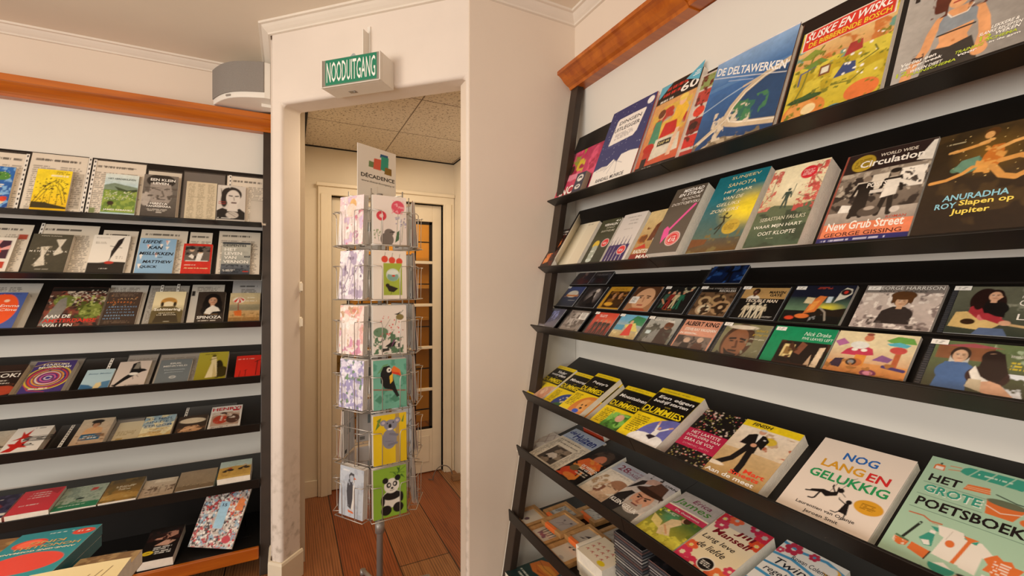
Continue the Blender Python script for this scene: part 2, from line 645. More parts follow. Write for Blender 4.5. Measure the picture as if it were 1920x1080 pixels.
def plank_floor():
    m = bpy.data.materials.new('old_pine_planks')
    m.use_nodes = True
    nt = m.node_tree
    b = nt.nodes['Principled BSDF']
    tc = nt.nodes.new('ShaderNodeTexCoord')
    mp = nt.nodes.new('ShaderNodeMapping')
    mp.inputs['Rotation'].default_value = (0, 0, math.pi / 2)
    mp.inputs['Location'].default_value = (0.9, 0.027, 0)
    nt.links.new(tc.outputs['Object'], mp.inputs['Vector'])
    br = nt.nodes.new('ShaderNodeTexBrick')
    br.inputs['Scale'].default_value = 1.0
    br.inputs['Brick Width'].default_value = 3.4
    br.inputs['Row Height'].default_value = 0.303
    br.inputs['Mortar Size'].default_value = 0.0035
    br.inputs['Color1'].default_value = (0.1, 0.1, 0.1, 1)
    br.inputs['Color2'].default_value = (0.9, 0.9, 0.9, 1)
    br.inputs['Mortar'].default_value = (0, 0, 0, 1)
    nt.links.new(mp.outputs[0], br.inputs['Vector'])
    # each board its own tone, from fox red to greyed brown
    bw = nt.nodes.new('ShaderNodeRGBToBW')
    nt.links.new(br.outputs['Color'], bw.inputs[0])
    tone = nt.nodes.new('ShaderNodeValToRGB')
    e = tone.color_ramp.elements
    e[0].position, e[1].position = 0.1, 0.9
    e[0].color = lin('8c3e18') + (1,)
    e[1].color = lin('a2764a') + (1,)
    nt.links.new(bw.outputs[0], tone.inputs[0])
    # flame-shaped grain: wavy rings stretched along the board
    mp2 = nt.nodes.new('ShaderNodeMapping')
    mp2.inputs['Scale'].default_value = (1.0, 0.10, 1)
    nt.links.new(tc.outputs['Object'], mp2.inputs['Vector'])
    wv = nt.nodes.new('ShaderNodeTexWave')
    wv.inputs['Scale'].default_value = 22
    wv.inputs['Distortion'].default_value = 9
    wv.inputs['Detail'].default_value = 3
    wv.inputs['Detail Scale'].default_value = 0.35
    nt.links.new(mp2.outputs[0], wv.inputs['Vector'])
    mp3 = nt.nodes.new('ShaderNodeMapping')
    mp3.inputs['Scale'].default_value = (14, 1.0, 1)
    nt.links.new(tc.outputs['Object'], mp3.inputs['Vector'])
    nz = nt.nodes.new('ShaderNodeTexNoise')
    nz.inputs['Scale'].default_value = 2.6
    nz.inputs['Detail'].default_value = 7
    nz.inputs['Distortion'].default_value = 0.8
    nt.links.new(mp3.outputs[0], nz.inputs['Vector'])
    gm = nt.nodes.new('ShaderNodeMath')
    gm.operation = 'MULTIPLY_ADD'
    gm.inputs[1].default_value = 0.45
    nt.links.new(wv.outputs['Fac'], gm.inputs[0])
    nt.links.new(nz.outputs['Fac'], gm.inputs[2])
    rp = nt.nodes.new('ShaderNodeValToRGB')
    e = rp.color_ramp.elements
    e[0].position, e[1].position = 0.42, 0.85
    e[0].color = (0.42, 0.36, 0.32, 1)
    e[1].color = (1, 1, 1, 1)
    nt.links.new(gm.outputs[0], rp.inputs[0])
    mx = nt.nodes.new('ShaderNodeMixRGB')
    mx.blend_type = 'MULTIPLY'
    mx.inputs[0].default_value = 0.9
    nt.links.new(tone.outputs[0], mx.inputs[1])
    nt.links.new(rp.outputs[0], mx.inputs[2])
    mo = nt.nodes.new('ShaderNodeMixRGB')
    mo.inputs[2].default_value = lin('170b05') + (1,)
    nt.links.new(br.outputs['Fac'], mo.inputs[0])
    nt.links.new(mx.outputs[0], mo.inputs[1])
    nt.links.new(mo.outputs[0], b.inputs['Base Color'])
    b.inputs['Roughness'].default_value = 0.42
    bp = nt.nodes.new('ShaderNodeBump')
    bp.inputs['Strength'].default_value = 0.25
    bp.inputs['Distance'].default_value = 0.003
    nt.links.new(nz.outputs['Fac'], bp.inputs['Height'])
    nt.links.new(bp.outputs[0], b.inputs['Normal'])
    return m


def tile_mat():
    """Mineral-fibre ceiling tiles: fissured, 60 cm squares with thin grey seams."""
    m = bpy.data.materials.new('fissured_ceiling_tile')
    m.use_nodes = True
    nt = m.node_tree
    b = nt.nodes['Principled BSDF']
    tc = nt.nodes.new('ShaderNodeTexCoord')
    br = nt.nodes.new('ShaderNodeTexBrick')
    br.offset = 0.0
    br.inputs['Scale'].default_value = 1.0
    br.inputs['Brick Width'].default_value = 0.6
    br.inputs['Row Height'].default_value = 0.6
    br.inputs['Mortar Size'].default_value = 0.004
    mp = nt.nodes.new('ShaderNodeMapping')
    mp.inputs['Location'].default_value = (-0.1, -0.16, 0)
    nt.links.new(tc.outputs['Object'], mp.inputs['Vector'])
    nt.links.new(mp.outputs[0], br.inputs['Vector'])
    vo = nt.nodes.new('ShaderNodeTexNoise')
    vo.inputs['Scale'].default_value = 75
    vo.inputs['Detail'].default_value = 3
    nt.links.new(tc.outputs['Object'], vo.inputs['Vector'])
    rp = nt.nodes.new('ShaderNodeValToRGB')
    e = rp.color_ramp.elements
    e[0].position, e[1].position = 0.34, 0.44
    e[0].color = lin('8d7f6d') + (1,)
    e[1].color = lin('d3c6b3') + (1,)
    nt.links.new(vo.outputs['Fac'], rp.inputs[0])
    mx = nt.nodes.new('ShaderNodeMixRGB')
    mx.inputs[2].default_value = lin('77695a') + (1,)
    nt.links.new(br.outputs['Fac'], mx.inputs[0])
    nt.links.new(rp.outputs[0], mx.inputs[1])
    nt.links.new(mx.outputs[0], b.inputs['Base Color'])
    b.inputs['Roughness'].default_value = 0.95
    return m


# floor and ceiling
struct(MB().box(-5, -4.5, -0.1, 3.2, 6.2, 0).build('floor', plank_floor()))
struct(MB().box(-5, -4.5, ZC, WR + .1, 3.5, ZC + .1).build('ceiling', M_CEIL))
# far wall behind the tall rack, side wall, and the return between doorway and corner
struct(MB().box(-5, WL, 0, -.09, WL + .1, ZC).build('wall_left', M_WALL))
struct(MB().box(WR, -4.5, 0, WR + .1, YW + .05, ZC).build('wall_right', M_WALL))
# wall round the doorway: side of the pier, canted face with the opening, return to the corner (one run of plaster)
def dw(s, z, o):
    p = A2 + DD * s + DN * o
    return (p.x, p.y, z)


SS, ZZ = [0, S0, S1, LEN], [0, ZL_, ZC]
gv = [dw(s_, z_, o_) for o_ in (0, TH) for z_ in ZZ for s_ in SS]
gi = lambda o_, j, i: o_ * 12 + j * 4 + i
gf = []
for j in range(2):
    for i in range(3):
        if (i, j) == (1, 0):
            continue
        gf.append((gi(0, j, i), gi(0, j, i + 1), gi(0, j + 1, i + 1), gi(0, j + 1, i)))
        gf.append((gi(1, j, i), gi(1, j + 1, i), gi(1, j + 1, i + 1), gi(1, j, i + 1)))
edge = [(0, 0), (1, 0), (1, 1), (2, 1), (2, 0), (3, 0), (3, 1), (3, 2), (2, 2), (1, 2), (0, 2), (0, 1)]
for e in range(12):
    (i0, j0), (i1, j1) = edge[e], edge[(e + 1) % 12]
    gf.append((gi(0, j0, i0), gi(1, j0, i0), gi(1, j1, i1), gi(0, j1, i1)))
w = MB().add(gv, gf)
struct(w.build('wall_doorway', M_WALLDIRTY, bevel=0.028, seg=5))
w = MB().box(-.09, A2.y + .045, 0, -.03, WL + .02, ZC)
struct(w.build('wall_pier', M_WALLDIRTY))
struct(MB().box(B2.x - .012, YW, 0, WR + .1, YW + .12, ZC).build('wall_return', M_WALL))

# crown moulding, mitred round the corners
prof = [(0.0, ZC - .052), (0.012, ZC - .05), (0.014, ZC - .042), (0.024, ZC - .034), (0.036, ZC - .022), (0.044, ZC - .012), (0.056, ZC - .010), (0.058, ZC), (0.0, ZC)]


def sweep(name, path, prof, material, room_left=False):
    """Profile (distance into the room, height) swept along a plan path with mitred corners; the room is on the right-hand side."""
    path = [Vector(p) for p in path]
    n = len(path)
    offs = []
    for i in range(n):
        d0 = (path[i] - path[i - 1]).normalized() if i else (path[1] - path[0]).normalized()
        d1 = (path[i + 1] - path[i]).normalized() if i < n - 1 else d0
        n0, n1 = Vector((d0.y, -d0.x)), Vector((d1.y, -d1.x))
        m = (n0 + n1).normalized()
        offs.append(m / max(.2, m.dot(n0)))
    v, f = [], []
    q = len(prof)
    for p, o in zip(path, offs):
        for d, z in prof:
            v.append((p.x + o.x * d, p.y + o.y * d, z))
    for i in range(n - 1):
        for j in range(q):
            f.append((i * q + j, i * q + (j + 1) % q, (i + 1) * q + (j + 1) % q, (i + 1) * q + j))
    f.append(tuple(range(q)))
    f.append(tuple((n - 1) * q + j for j in range(q))[::-1])
    return MB().add(v, f).build(name, material)


RUN = [(-5, WL), (-.09, WL), (-.09, A2.y), (B2.x, B2.y), (WR, YW), (WR, -4.5)]
struct(sweep('trim_1', RUN, prof, M_CROWN))
bs = [(0.0, 0.0), (0.013, 0.0), (0.013, 0.135), (0.008, 0.148), (0.0, 0.15)]
struct(sweep('baseboard_pier', [(-.09, 3.0), (-.09, A2.y), tuple((A2 + DD * S0).xy), tuple((A2 + DD * S0 + DN * TH).xy)], bs, M_TRIM))
struct(sweep('baseboard_return', [tuple((A2 + DD * S1).xy), (B2.x, B2.y), (WR, YW)], bs, M_TRIM))

# ---------------- the passage behind the doorway
YB, XB, ZT = 3.775, 1.322, 2.744
m_hall = mat('passage_plaster', 'e2d5bf', 0.85, var=0.04, scale=1.5, bump=0.15, bscale=30)
DX0, DX1, DZ1 = 0.300, 1.222, 2.366
w = MB()
hp = [(.0, 0), (DX0, 0), (DX0, DZ1), (DX1, DZ1), (DX1, 0), (XB + .1, 0), (XB + .1, 3.0), (.0, 3.0)]
w.prism(hp, YB, YB + .1, lambda a, b, d: (a, d, b))
struct(w.build('wall_passage_end', m_hall))
struct(MB().box(XB, YW + .12, 0, XB + .1, YB + .05, 3.0).build('wall_passage_right', m_hall))
struct(MB().box(0.0, A2.y + .17, 0, .085, YB + .05, 3.0).build('wall_passage_left', m_hall))
c0, c1 = A2 + DD * 0.02 + DN * (TH + .004), A2 + DD * (LEN - .03) + DN * (TH + .004)
cp = [(c0.x, c0.y), (c1.x, c1.y), (XB, YW + .124), (XB, YB), (.105, YB), (.105, c0.y + .1)]
w = MB().prism(cp, ZT, ZT + .03, lambda a, b, d: (a, b, d))
struct(w.build('ceiling_passage', tile_mat()))
m_gap = mat('dark_shadow_gap', '0c0806', 0.8)
w = MB()
w.box(.085, 2.95, ZT - .006, .107, YB, ZT + .028)
w.box(.085, YB - .012, ZT - .007, XB, YB, ZT + .002)
w.box(XB - .010, 2.2, ZT - .007, XB, YB, ZT + .002)
struct(w.build('trim_2', m_gap))
struct(MB().box(.085, YB - .014, 0, .2, YB, .13).build('baseboard_passage', M_TRIM, bevel=.004))
# door casing and the leaded glass door
w = MB()
for x0, x1 in ((.202, .300), (1.222, XB - .004)):
    w.box(x0, YB - .03, 0, x1, YB + .05, 2.372)
    w.box(x0 + .018, YB - .042, 0, x1 - .03, YB - .03, 2.372)
w.box(.202, YB - .03, 2.366, XB - .004, YB + .05, 2.452)
w.box(.19, YB - .046, 2.43, XB - .004, YB - .028, 2.458)
struct(w.build('trim_3', M_TRIM, bevel=.004))
d = struct(thing('door_1', 'cream panelled door with a tall leaded glass light at the end of the passage', 'door', Matrix.Translation((DX0, YB + .03, 0))))
lf = MB()
W_ = DX1 - DX0
GX0, GX1, GZ0, GZ1 = .12, W_ - .085, .385, 2.215
lf.box(.004, 0, .008, GX0, .04, 2.36)
lf.box(GX1, 0, .008, W_ - .004, .04, 2.36)
lf.box(GX0, 0, .008, GX1, .04, GZ0)
lf.box(GX0, 0, GZ1, GX1, .04, 2.36)
for z in (.735, 1.105, 1.48, 1.855):
    lf.box(GX0, .002, z - .013, GX1, .038, z + .013)
struct(lf.build('leaf', M_TRIM, d, bevel=.004))
lp = MB()
lp.box(GX0 + .05, -.006, .1, GX1 - .03, 0, .33)
struct(lp.build('raised_panel', M_TRIM, d, bevel=.008))
ld = MB()
for x in (GX0 + .012, GX0 + .12, .42, GX1 - .15, GX1 - .012):
    wd = .014 if x in (GX0 + .012, GX1 - .012) else .005
    ld.box(x - wd, .012, GZ0, x + wd, .026, GZ1)
for z in (.56, .92, 1.29, 1.665, 2.035):
    ld.box(GX0, .013, z - .005, GX1, .025, z + .005)
ld.box(GX0, .012, GZ1 - .025, GX1, .026, GZ1)
ld.box(GX0, .012, GZ0, GX1, .026, GZ0 + .02)
struct(ld.build('leading', mat('lead_strips', '1a120c', 0.5, metal=0.3), d))
struct(MB().box(GX0, .017, GZ0, GX1, .020, GZ1).build('glass', clear_mat('door_glass', 0.03, 0.05, 'e2cfa0'), d))
hd = MB().tube([(.06, 0, 1.02), (.06, -.05, 1.02)], .008).tube([(.055, -.05, 1.02), (.14, -.052, 1.015)], .009)
hd.box(.045, -.004, .94, .075, 0, 1.1)
struct(hd.build('handle', mat('aged_brass', '8f7442', 0.35, metal=1.0), d))
# what the glass shows: a lit ochre room with shelf boards
m_och = mat('ochre_wall', 'd9b06a', 0.9, var=0.08, scale=3)
w = MB().box(-.6, 5.3, 0, 2.6, 5.4, 2.9)
w.box(-.7, YB + .1, 0, -.6, 5.4, 2.9)
w.box(2.6, YB + .1, 0, 2.7, 5.4, 2.9)
w.box(-.7, YB + .1, 2.9, 2.7, 5.4, 3.0)
struct(w.build('wall_room_beyond', m_och))
t = thing('wall_shelf_board', 'pale shelf boards seen through the leaded glass of the passage door', 'shelf', Matrix.Translation((1.35, 5.1, 0)))
w = MB()
for z in (.9, 1.25, 1.62, 1.95):
    w.box(-.35, 0, z, .35, .2, z + .03)
w.build('board', wood_mat('pale_pine', 'b98d55', 'd8b27c', .5, 3, 'X'), t)
w = MB()
for x in (-.36, .35):
    w.box(x, 0, 0, x + .02, .2, 2.1)
w.build('upright', mat('dark_upright', '4a3524', .6), t)
# hinge pins on the door jamb
for i, z in enumerate((1.64, 1.44)):
    p = A2 + DD * (S0 + .003) + DN * (TH - .012)
    h = MB().tube([(p.x, p.y, z - .03), (p.x, p.y, z + .03)], .008, 8)
    h.box(p.x - .004, p.y - .02, z - .022, p.x + .012, p.y, z + .022)
    tag(h.build('hinge_pin', M_TRIM), ['upper', 'lower'][i] + ' cream painted hinge pin on the doorway jamb', 'hinge', 'hinge pins on the doorway jamb')
# cable loop and wooden block by the passage wall
cb = [(1.06, 3.66, .006)]
for i in range(15):
    a = math.pi * i / 14
    cb.append((1.17 - .085 * math.cos(a), 3.62, .012 + .105 * math.sin(a)))
cb.append((1.29, 3.6, .008))
tag(MB().tube(cb, .004, 8).build('cable', mat('grey_cable', '6b6259', .6)), 'thin grey cable arching off the planks beside the door', 'cable')
tag(MB().box(1.235, 3.53, 0, 1.315, 3.6, .035).build('wood_block', wood_mat('old_block', '6d4a2c', '97714a', .6, 4, 'X'), bevel=.004), 'small wooden block on the floor at the passage wall', 'block')

# ------------------------------------------------------------------ the two magazine racks
def front_r(z):
    return WR - (.0606 + .1648 * (2.642 - z))


def front_l(z):
    return WL - (.0606 + .1648 * (2.642 - z))


ZR = [2.051, 1.715, 1.427, 1.101, .840, .539]
ZL = [2.026, 1.692, 1.405, 1.073, .794, .482]
TR = [22.8, 33, 42.8, 60, 75, 86]
TL = [22.5, 33, 43, 59, 70, 80]
YE = 1.874


class Tray:
    """Axes of one tilted tray: u along it, v up its back board, n out of it; the origin is the inside of the lip."""

    def __init__(s, side, i):
        z = (ZR if side == 'R' else ZL)[i]
        a = math.radians((TR if side == 'R' else TL)[i])
        if side == 'R':
            s.o, s.u = Vector((front_r(z), YE, z)), Vector((0, -1, 0))
            s.v, s.n = Vector((math.sin(a), 0, math.cos(a))), Vector((-math.cos(a), 0, math.sin(a)))
        else:
            s.o, s.u = Vector((0, front_l(z), z)), Vector((1, 0, 0))
            s.v, s.n = Vector((0, math.sin(a), math.cos(a))), Vector((0, -math.cos(a), math.sin(a)))

    def p(s, u, v, n):
        q = s.o + s.u * u + s.v * v + s.n * n
        return (q.x, q.y, q.z)

    def M(s, u, v=0.0, n=0.0, roll=0.0, lean=0.0):
        m = Matrix((s.u, s.v, s.n)).transposed().to_4x4()
        m.translation = s.o + s.u * u + s.v * v + s.n * n
        return m @ Matrix.Rotation(roll, 4, 'Z') @ Matrix.Rotation(lean, 4, 'X')


LT = [Tray('L', i) for i in range(6)]
RT = [Tray('R', i) for i in range(6)]
TPROF = [(-.007, -.008), (.39, -.008), (.39, 0), (0, 0), (0, .047), (-.007, .047)]


def cornice(mb, b, t, fn, u0, u1):
    pr = [(0, b), (.066, b), (.072, b + .012), (.076, b + .014), (.088, b + .02), (.104, b + .032), (.12, b + .05), (.132, b + .058), (.143, b + .062), (.143, t), (0, t)]
    mb.prism(pr, u0, u1, fn)


# far rack
rack = thing('display_rack', 'tall black leaning magazine rack on the far wall beside the speaker', 'rack', Matrix.Translation((-1.0, 3.1, 0)))
off = Vector((1.0, -3.1, 0))


def lx(a, b, d):
    return (d + 1.0, a - 3.1, b)


for x0 in (-.150, -2.02):
    w = MB()
    zt = 2.655
    w.prism([(front_l(0), 0), (front_l(0) + .04, 0), (front_l(zt) + .04, zt), (front_l(zt), zt)], x0, x0 + .055, lx)
    w.build('post', M_POST, rack, bevel=.003)
for tr in LT:
    w = MB()
    w.prism(TPROF, -1.965, -.153, lambda a, b, d: tuple(Vector(tr.p(d, a, b)) + off))
    w.build('tray', M_BLACK, rack, bevel=.0015)
w = MB()
cornice(w, 2.655, 2.75, lambda a, b, d: (d + 1.0, WL - a - 3.1, b), -2.2, -.0915)
w.build('cornice', M_CORNICE, rack)
MB().box(-1.965 + 1, WL - .008 - 3.1, .2, -.15 + 1, WL - .001 - 3.1, 2.655).build('back_board', M_BOARD, rack)
w = MB().box(-1.965 + 1, 2.885 - 3.1, .106, -.152 + 1, WL - .01 - 3.1, .165)
w.box(-1.965 + 1, WL - .03 - 3.1, .165, -.152 + 1, WL - .012 - 3.1, .475)
bsh = w.build('base_shelf', M_BLACK, rack)
MB().box(-1.965 + 1, 2.862 - 3.1, .104, -.152 + 1, 2.885 - 3.1, .172).build('wood_edge', M_CORNICE, bsh, bevel=.006)

# near rack
rack2 = thing('display_rack', 'long black leaning rack filled with compact discs and yellow guides', 'rack', Matrix.Translation((1.1, .6, 0)))
off2 = Vector((-1.1, -.6, 0))
UE = 2.72
for y0 in (YE - .062, YE - UE):
    w = MB()
    zt = 2.645
    w.prism([(front_r(0), 0), (front_r(0) + .036, 0), (front_r(zt) + .036, zt), (front_r(zt), zt)], y0, y0 + .062, lambda a, b, d: (a - 1.1, d - .6, b))
    w.build('post', M_POST, rack2, bevel=.003)
for i, tr in enumerate(RT):
    for u0, u1, dn in ((0.0, .7495, 0), (.7505, UE, .0012)):
        w = MB()
        w.prism(TPROF, u0, u1, lambda a, b, d: tuple(Vector(tr.p(d, a, b + dn)) + off2))
        if i == 2:
            for v0 in (.149, .291):
                w.prism([(v0, 0), (v0 + .005, 0), (v0 + .005, .011), (v0, .011)], u0, u1, lambda a, b, d: tuple(Vector(tr.p(d, a, b)) + off2))
        w.build('tray', M_BLACK, rack2, bevel=.0015)
for y0, y1, dz in ((1.125, YE, 0), (YE - UE, 1.124, .006)):
    w = MB()
    cornice(w, 2.643 + dz, 2.722 + dz, lambda a, b, d: (WR - a - 1.1, d - .6, b), y0, y1)
    w.build('cornice', M_CORNICE, rack2)
MB().box(WR - .008 - 1.1, YE - UE - .6, .1, WR - .001 - 1.1, 1.915 - .6, 2.645).build('back_board', M_BOARD, rack2)
w = MB()
w.prism([(front_r(.1) + .02, .1), (WR - .01, .1), (WR - .01, 2.64), (front_r(2.64) + .03, 2.64)], 1.903, 1.914, lambda a, b, d: (a - 1.1, d - .6, b))
w.build('side_board', M_BOARD, rack2)
w = MB().box(.90 - 1.1, YE - UE - .6, .106, WR - .01 - 1.1, 1.81 - .6, .165)
bsh = w.build('base_shelf', M_BLACK, rack2)
MB().box(.878 - 1.1, YE - UE - .6, .104, .90 - 1.1, 1.81 - .6, .172).build('wood_edge', M_CORNICE, bsh, bevel=.006)

# ------------------------------------------------------------------ emergency exit sign over the doorway
def dM(s, z, o):
    """Axes on the canted wall: x along it, y up, z towards the shop."""
    m = Matrix((DD, Vector((0, 0, 1)), -DN)).transposed().to_4x4()
    p = A2 + DD * s - DN * o
    m.translation = (p.x, p.y, z)
    return m


ex = thing('exit_sign', 'boxy green and white emergency exit sign above the doorway', 'sign', dM(.598, 2.614, 0))
w = MB().box(-.166, 0, 0, .166, .136, .104)
w.box(-.166, 0, .104, -.160, .136, .122)
w.box(.160, 0, .104, .166, .136, .122)
w.box(-.16, 0, .104, .16, .004, .121)
w.build('housing', M_WHITEPL, ex, bevel=.002)
w = MB()
ring = front_sheet(w, 'f 8c8378; r 1c7d5e .045 .04 .955 1; t f4f1ea .5 .52 .86 .76 - NOODUITGANG', -.159, .005, .318, .13, .116, .003, 5)
skirt(w, ring, .008, lin('8c8378'))
w.build('sign_face', M_PRINT, ex)
w = MB().box(-.06, -.001, .03, -.02, 0.004, .055, lin('9b9184'))
w.box(-.035, -.004, .035, -.028, 0, .045)
w.build('latch', M_GREYPOLE, ex)
br = MB().box(.018, .13, .0, .034, .335, .006)
br.box(.02, .13, .006, .024, .3, .05)
br.build('bracket', M_WHITEPL, ex)
w = MB().tube([(-.03, .136, .05), (-.03, .17, .05), (-.03, .185, .05)], [.014, .016, .006], 12)
w.build('test_lamp', clear_mat('lamp_glass', .15, .1, 'd8e6ee'), ex)

# ------------------------------------------------------------------ loudspeaker above the far rack
sp = thing('loudspeaker', 'white loudspeaker with curved grey grille mounted above the far rack', 'speaker', Matrix.Translation((-.27, 3.12, 2.76)))
pa, pb = Vector((-.146, .13)), Vector((.14, -.13))
ch = pb - pa
nr = Vector((ch.y, -ch.x)).normalized()
arc = [pa + ch * (i / 16) + nr * .055 * math.sin(math.pi * i / 16) for i in range(17)]
w = MB()
o_ = [(q.x, q.y) for q in arc] + [(.172, -.125), (.172, .1), (-.05, .2)]
w.prism(o_, .0, .212, lambda a, b, d: (a, b, d))
w.build('cabinet', M_WHITEPL, sp, bevel=.004)
w = MB()
g = [q + nr * .006 for q in arc]
o_ = [(q.x, q.y) for q in g] + [(q.x, q.y) for q in arc[::-1]]
w.prism(o_, .032, .21, lambda a, b, d: (a, b, d))
w.build('grille', M_GREYCLOTH, sp)
m = (arc[7] + arc[8]) / 2 + nr * .004
w = MB()
w.box(-.016, -.003, -.005, .016, .003, .005, M=Matrix.Translation((m.x, m.y, .016)) @ Matrix.Rotation(math.atan2(ch.y, ch.x), 4, 'Z'))
w.build('badge', M_GREYPOLE, sp)
w = MB().box(.165, -.05, .03, .179, .05, .12).box(.12, -.03, -.018, .179, .04, .0)
w.build('wall_bracket', M_WHITEPL, sp)


# ------------------------------------------------------------------ what stands on the racks
def cell_at(M):
    p = M.translation
    dep = p.x * math.sin(YAW) + p.y * math.cos(YAW)
    return max(.0013, dep / FPX * 1.25)


def put(tr, name, label, cat, u0, u1, h, t, spec, v=0.0, n=0.0, roll=0.0, lean=0.0, **kw):
    M = tr.M((u0 + u1) / 2, v, n + .0006, roll, lean)
    return book(name, label, cat, M, u1 - u0, h, t, spec, cell=cell_at(M), **kw)


def sleeve(tr, label, u0, u1, h, spec, strip=None, film=None, n=.001, v=0.0, lean=0.0, group='clear sleeves with press cuttings'):
    """Clear sleeve standing behind a book: the paper in it, the film over it and its punched strip."""
    SEED[0] += 1
    w = u1 - u0
    M = tr.M((u0 + u1) / 2, v, n, 0, lean)
    r = thing('plastic_sleeve', label, 'plastic sleeve', M, group)
    if spec:
        mb = MB()
        ring = front_sheet(mb, spec, -w / 2 + .004, .003, w - .008, h - .012, .0008, cell_at(M), SEED[0])
        skirt(mb, ring, .0006, (.8, .78, .74))
        mb.build('paper', M_MATTE, r)
    fw, fh = film or (w, h)
    mb = MB().box(-w / 2, 0, .0022, -w / 2 + fw, fh, .0026)
    mb.build('film', M_SLEEVE, r)
    if strip is not None:
        mb = MB()
        x = strip - (u0 + u1) / 2
        ring = front_sheet(mb, 'f e9e4da; ' + '; '.join('r 3a352f .3 %.3f .75 %.3f' % (.03 + j * .083, .065 + j * .083) for j in range(12)), x - .007, .004, .014, h - .01, .0034, .003, 3)
        skirt(mb, ring, .0007, (.8, .78, .74))
        mb.build('punched_strip', M_MATTE, r)
    return r


CUT = 'f e6dccb; k 5a5248 .08 .86 .92 .93 1; %s; k 8a8175 .06 .05 .48 .8 22; k 8a8175 .53 .05 .95 .8 22'
G = 'books on the %s tray of the far rack'
OR = ['topmost', 'second', 'third', 'fourth', 'fifth', 'sixth']


def gl(i):
    return G % OR[i]


T = LT[0]
sleeve(T, 'clear sleeve with cutting behind the blue animal book', -1.47, -1.265, .374, CUT % 'k 4a443c .18 .885 .82 .92 1', strip=-1.272)
sleeve(T, 'clear sleeve with cutting behind the yellow roller-coaster book', -1.262, -1.02, .392, CUT % 't 4a443c .5 .90 .62 .035 - Romans over kleine zielen' + '; r bdb3a2 .72 .1 .98 .7; k 6f675c .74 .12 .97 .68 16', strip=-1.015)
sleeve(T, 'clear sleeve with cutting behind the green pasture book', -1.004, -.758, .382, CUT % 't 4a443c .5 .90 .62 .035 - Een leven tussen de schapen' + '; r 7a8a50 .05 .06 .16 .15', strip=-.993)
sleeve(T, 'small clear sleeve behind the grey portrait paperback', -.752, -.583, .344, 'f d8cfbf; k 7d7468 .08 .1 .92 .85 20')
sleeve(T, 'dark grey sleeve holding a bare beige cutting', -.578, -.36, .36, 'f 6b655f')
sleeve(T, 'clear sleeve with cutting behind the dark-haired woman book, beside the post', -.355, -.128, .362, CUT % 'k 4a443c .18 .885 .82 .92 1' + '; r cfc6b8 .6 .05 .95 .5', strip=-.335, n=.003)
put(T, 'book', 'blue picture book with a green animal at the end of the top tray', 'book', -1.446, -1.297, .262, .022,
    'v 1f4e9a 2a6bb8; n 7fb2e0 6 .6; e 4f8a3a .7 .78 .22 .1; e 1c2a18 .6 .8 .06 .03; e e9d9b0 .5 .2 .4 .12; e d9482c .85 .25 .1 .06; k f0e8d0 0.15 0.502 0.85 0.598 2; d f2e6b0 30 .012; e c8402c .9 .28 .05 .03', group=gl(0))
put(T, 'book', 'bright yellow book with a dark roller coaster on its cover', 'book', -1.215, -1.074, .27, .02,
    'f f2d21c; v e9b512 f5da2a 0 .6; l 4a3d10 .02 .02,.2 .2,.45 .4,.68 .6,.74 .8,.6 .95,.25; l 4a3d10 .02 .1,.2 .28,.42 .45,.6 .6,.64 .75,.5 .88,.2; n 5a4a14 16 .62 .05 .2 .95 .7; l 5a4a14 .012 .3,.15 .35,.55; l 5a4a14 .012 .5,.15 .52,.65; l 5a4a14 .012 .7,.15 .68,.65; p 3d3310 0,.1 1,.1 1,.14 .4,.22 0,.24; d 3d3310 40 .015 .3 .66 .85 .8; k fbf3d0 0.41 0.824 0.91 0.896 1; k 7a6514 .55 .9 .95 .97 2', group=gl(0), spine='caa81c')
put(T, 'book', 'book with a pale sky and green sheep pasture on its cover', 'book', -.932, -.783, .278, .022,
    'v bcd6da d9e3dc .7 1; p 7d8f78 0,.72 .3,.78 .6,.74 1,.7 1,.5 0,.5; p 3c4a2e .3,.7 .7,.62 1,.66 1,.56 .5,.55; p 6d8a3a 0,.62 .5,.6 1,.55 1,.08 0,.08; n 93a84a 8 .5 0 .1 1 .6; d e9e6d2 60 .014 .05 .38 .9 .58; e 3a2a1c .25 .3 .1 .05; l 3a2a1c .02 .2,.22 .2,.3; l 3a2a1c .02 .3,.22 .3,.3; t f2f0e6 .5 .14 .86 .05 b JAMES REBANKS; t 5c6a66 .5 .88 .82 .04 b HET HERDERSLEVEN', group=gl(0))
put(T, 'book', 'thick grey paperback with the pained face of a man under bold white lettering', 'book', -.757, -.594, .288, .034,
    'v 4a443e 79726a; e 9c938a .52 .55 .34 .3; e 2d2823 .5 .86 .42 .16; p 9c938a .2,.5 .2,.8 .35,.82 .8,.78 .85,.5 .6,.35; l 2a2622 .03 .35,.66 .5,.64; l 2a2622 .03 .62,.66 .76,.68; l 5e564e .04 .55,.62 .62,.5 .54,.48; l 3a322c .03 .45,.42 .66,.42; e b3aaa0 .1 .42 .14 .16; n 5a524a 9 .58 0 .3 1 .7; t f2efe8 .55 .885 .72 .06 b EEN KLEIN; t f2efe8 .5 .8 .45 .055 b LEVEN; t f2efe8 .5 .32 .5 .045 b HANYA; t f2efe8 .5 .255 .72 .045 b YANAGIHARA; k d8d2c6 .15 .14 .85 .2 2; r e8e2d6 .44 .11 .6 .125', group=gl(0), spine='4c443a')
put(T, 'press_cutting', 'loose beige newspaper cutting standing bare between two books', 'paper', -.557, -.402, .281, .003,
    'f d3c5a8; k 9a8d74 .06 .04 .3 .96 40; k 9a8d74 .37 .04 .63 .96 40; k 9a8d74 .7 .04 .95 .96 40; r b9ab90 .06 .6 .62 .62', n=.006, matte=True)
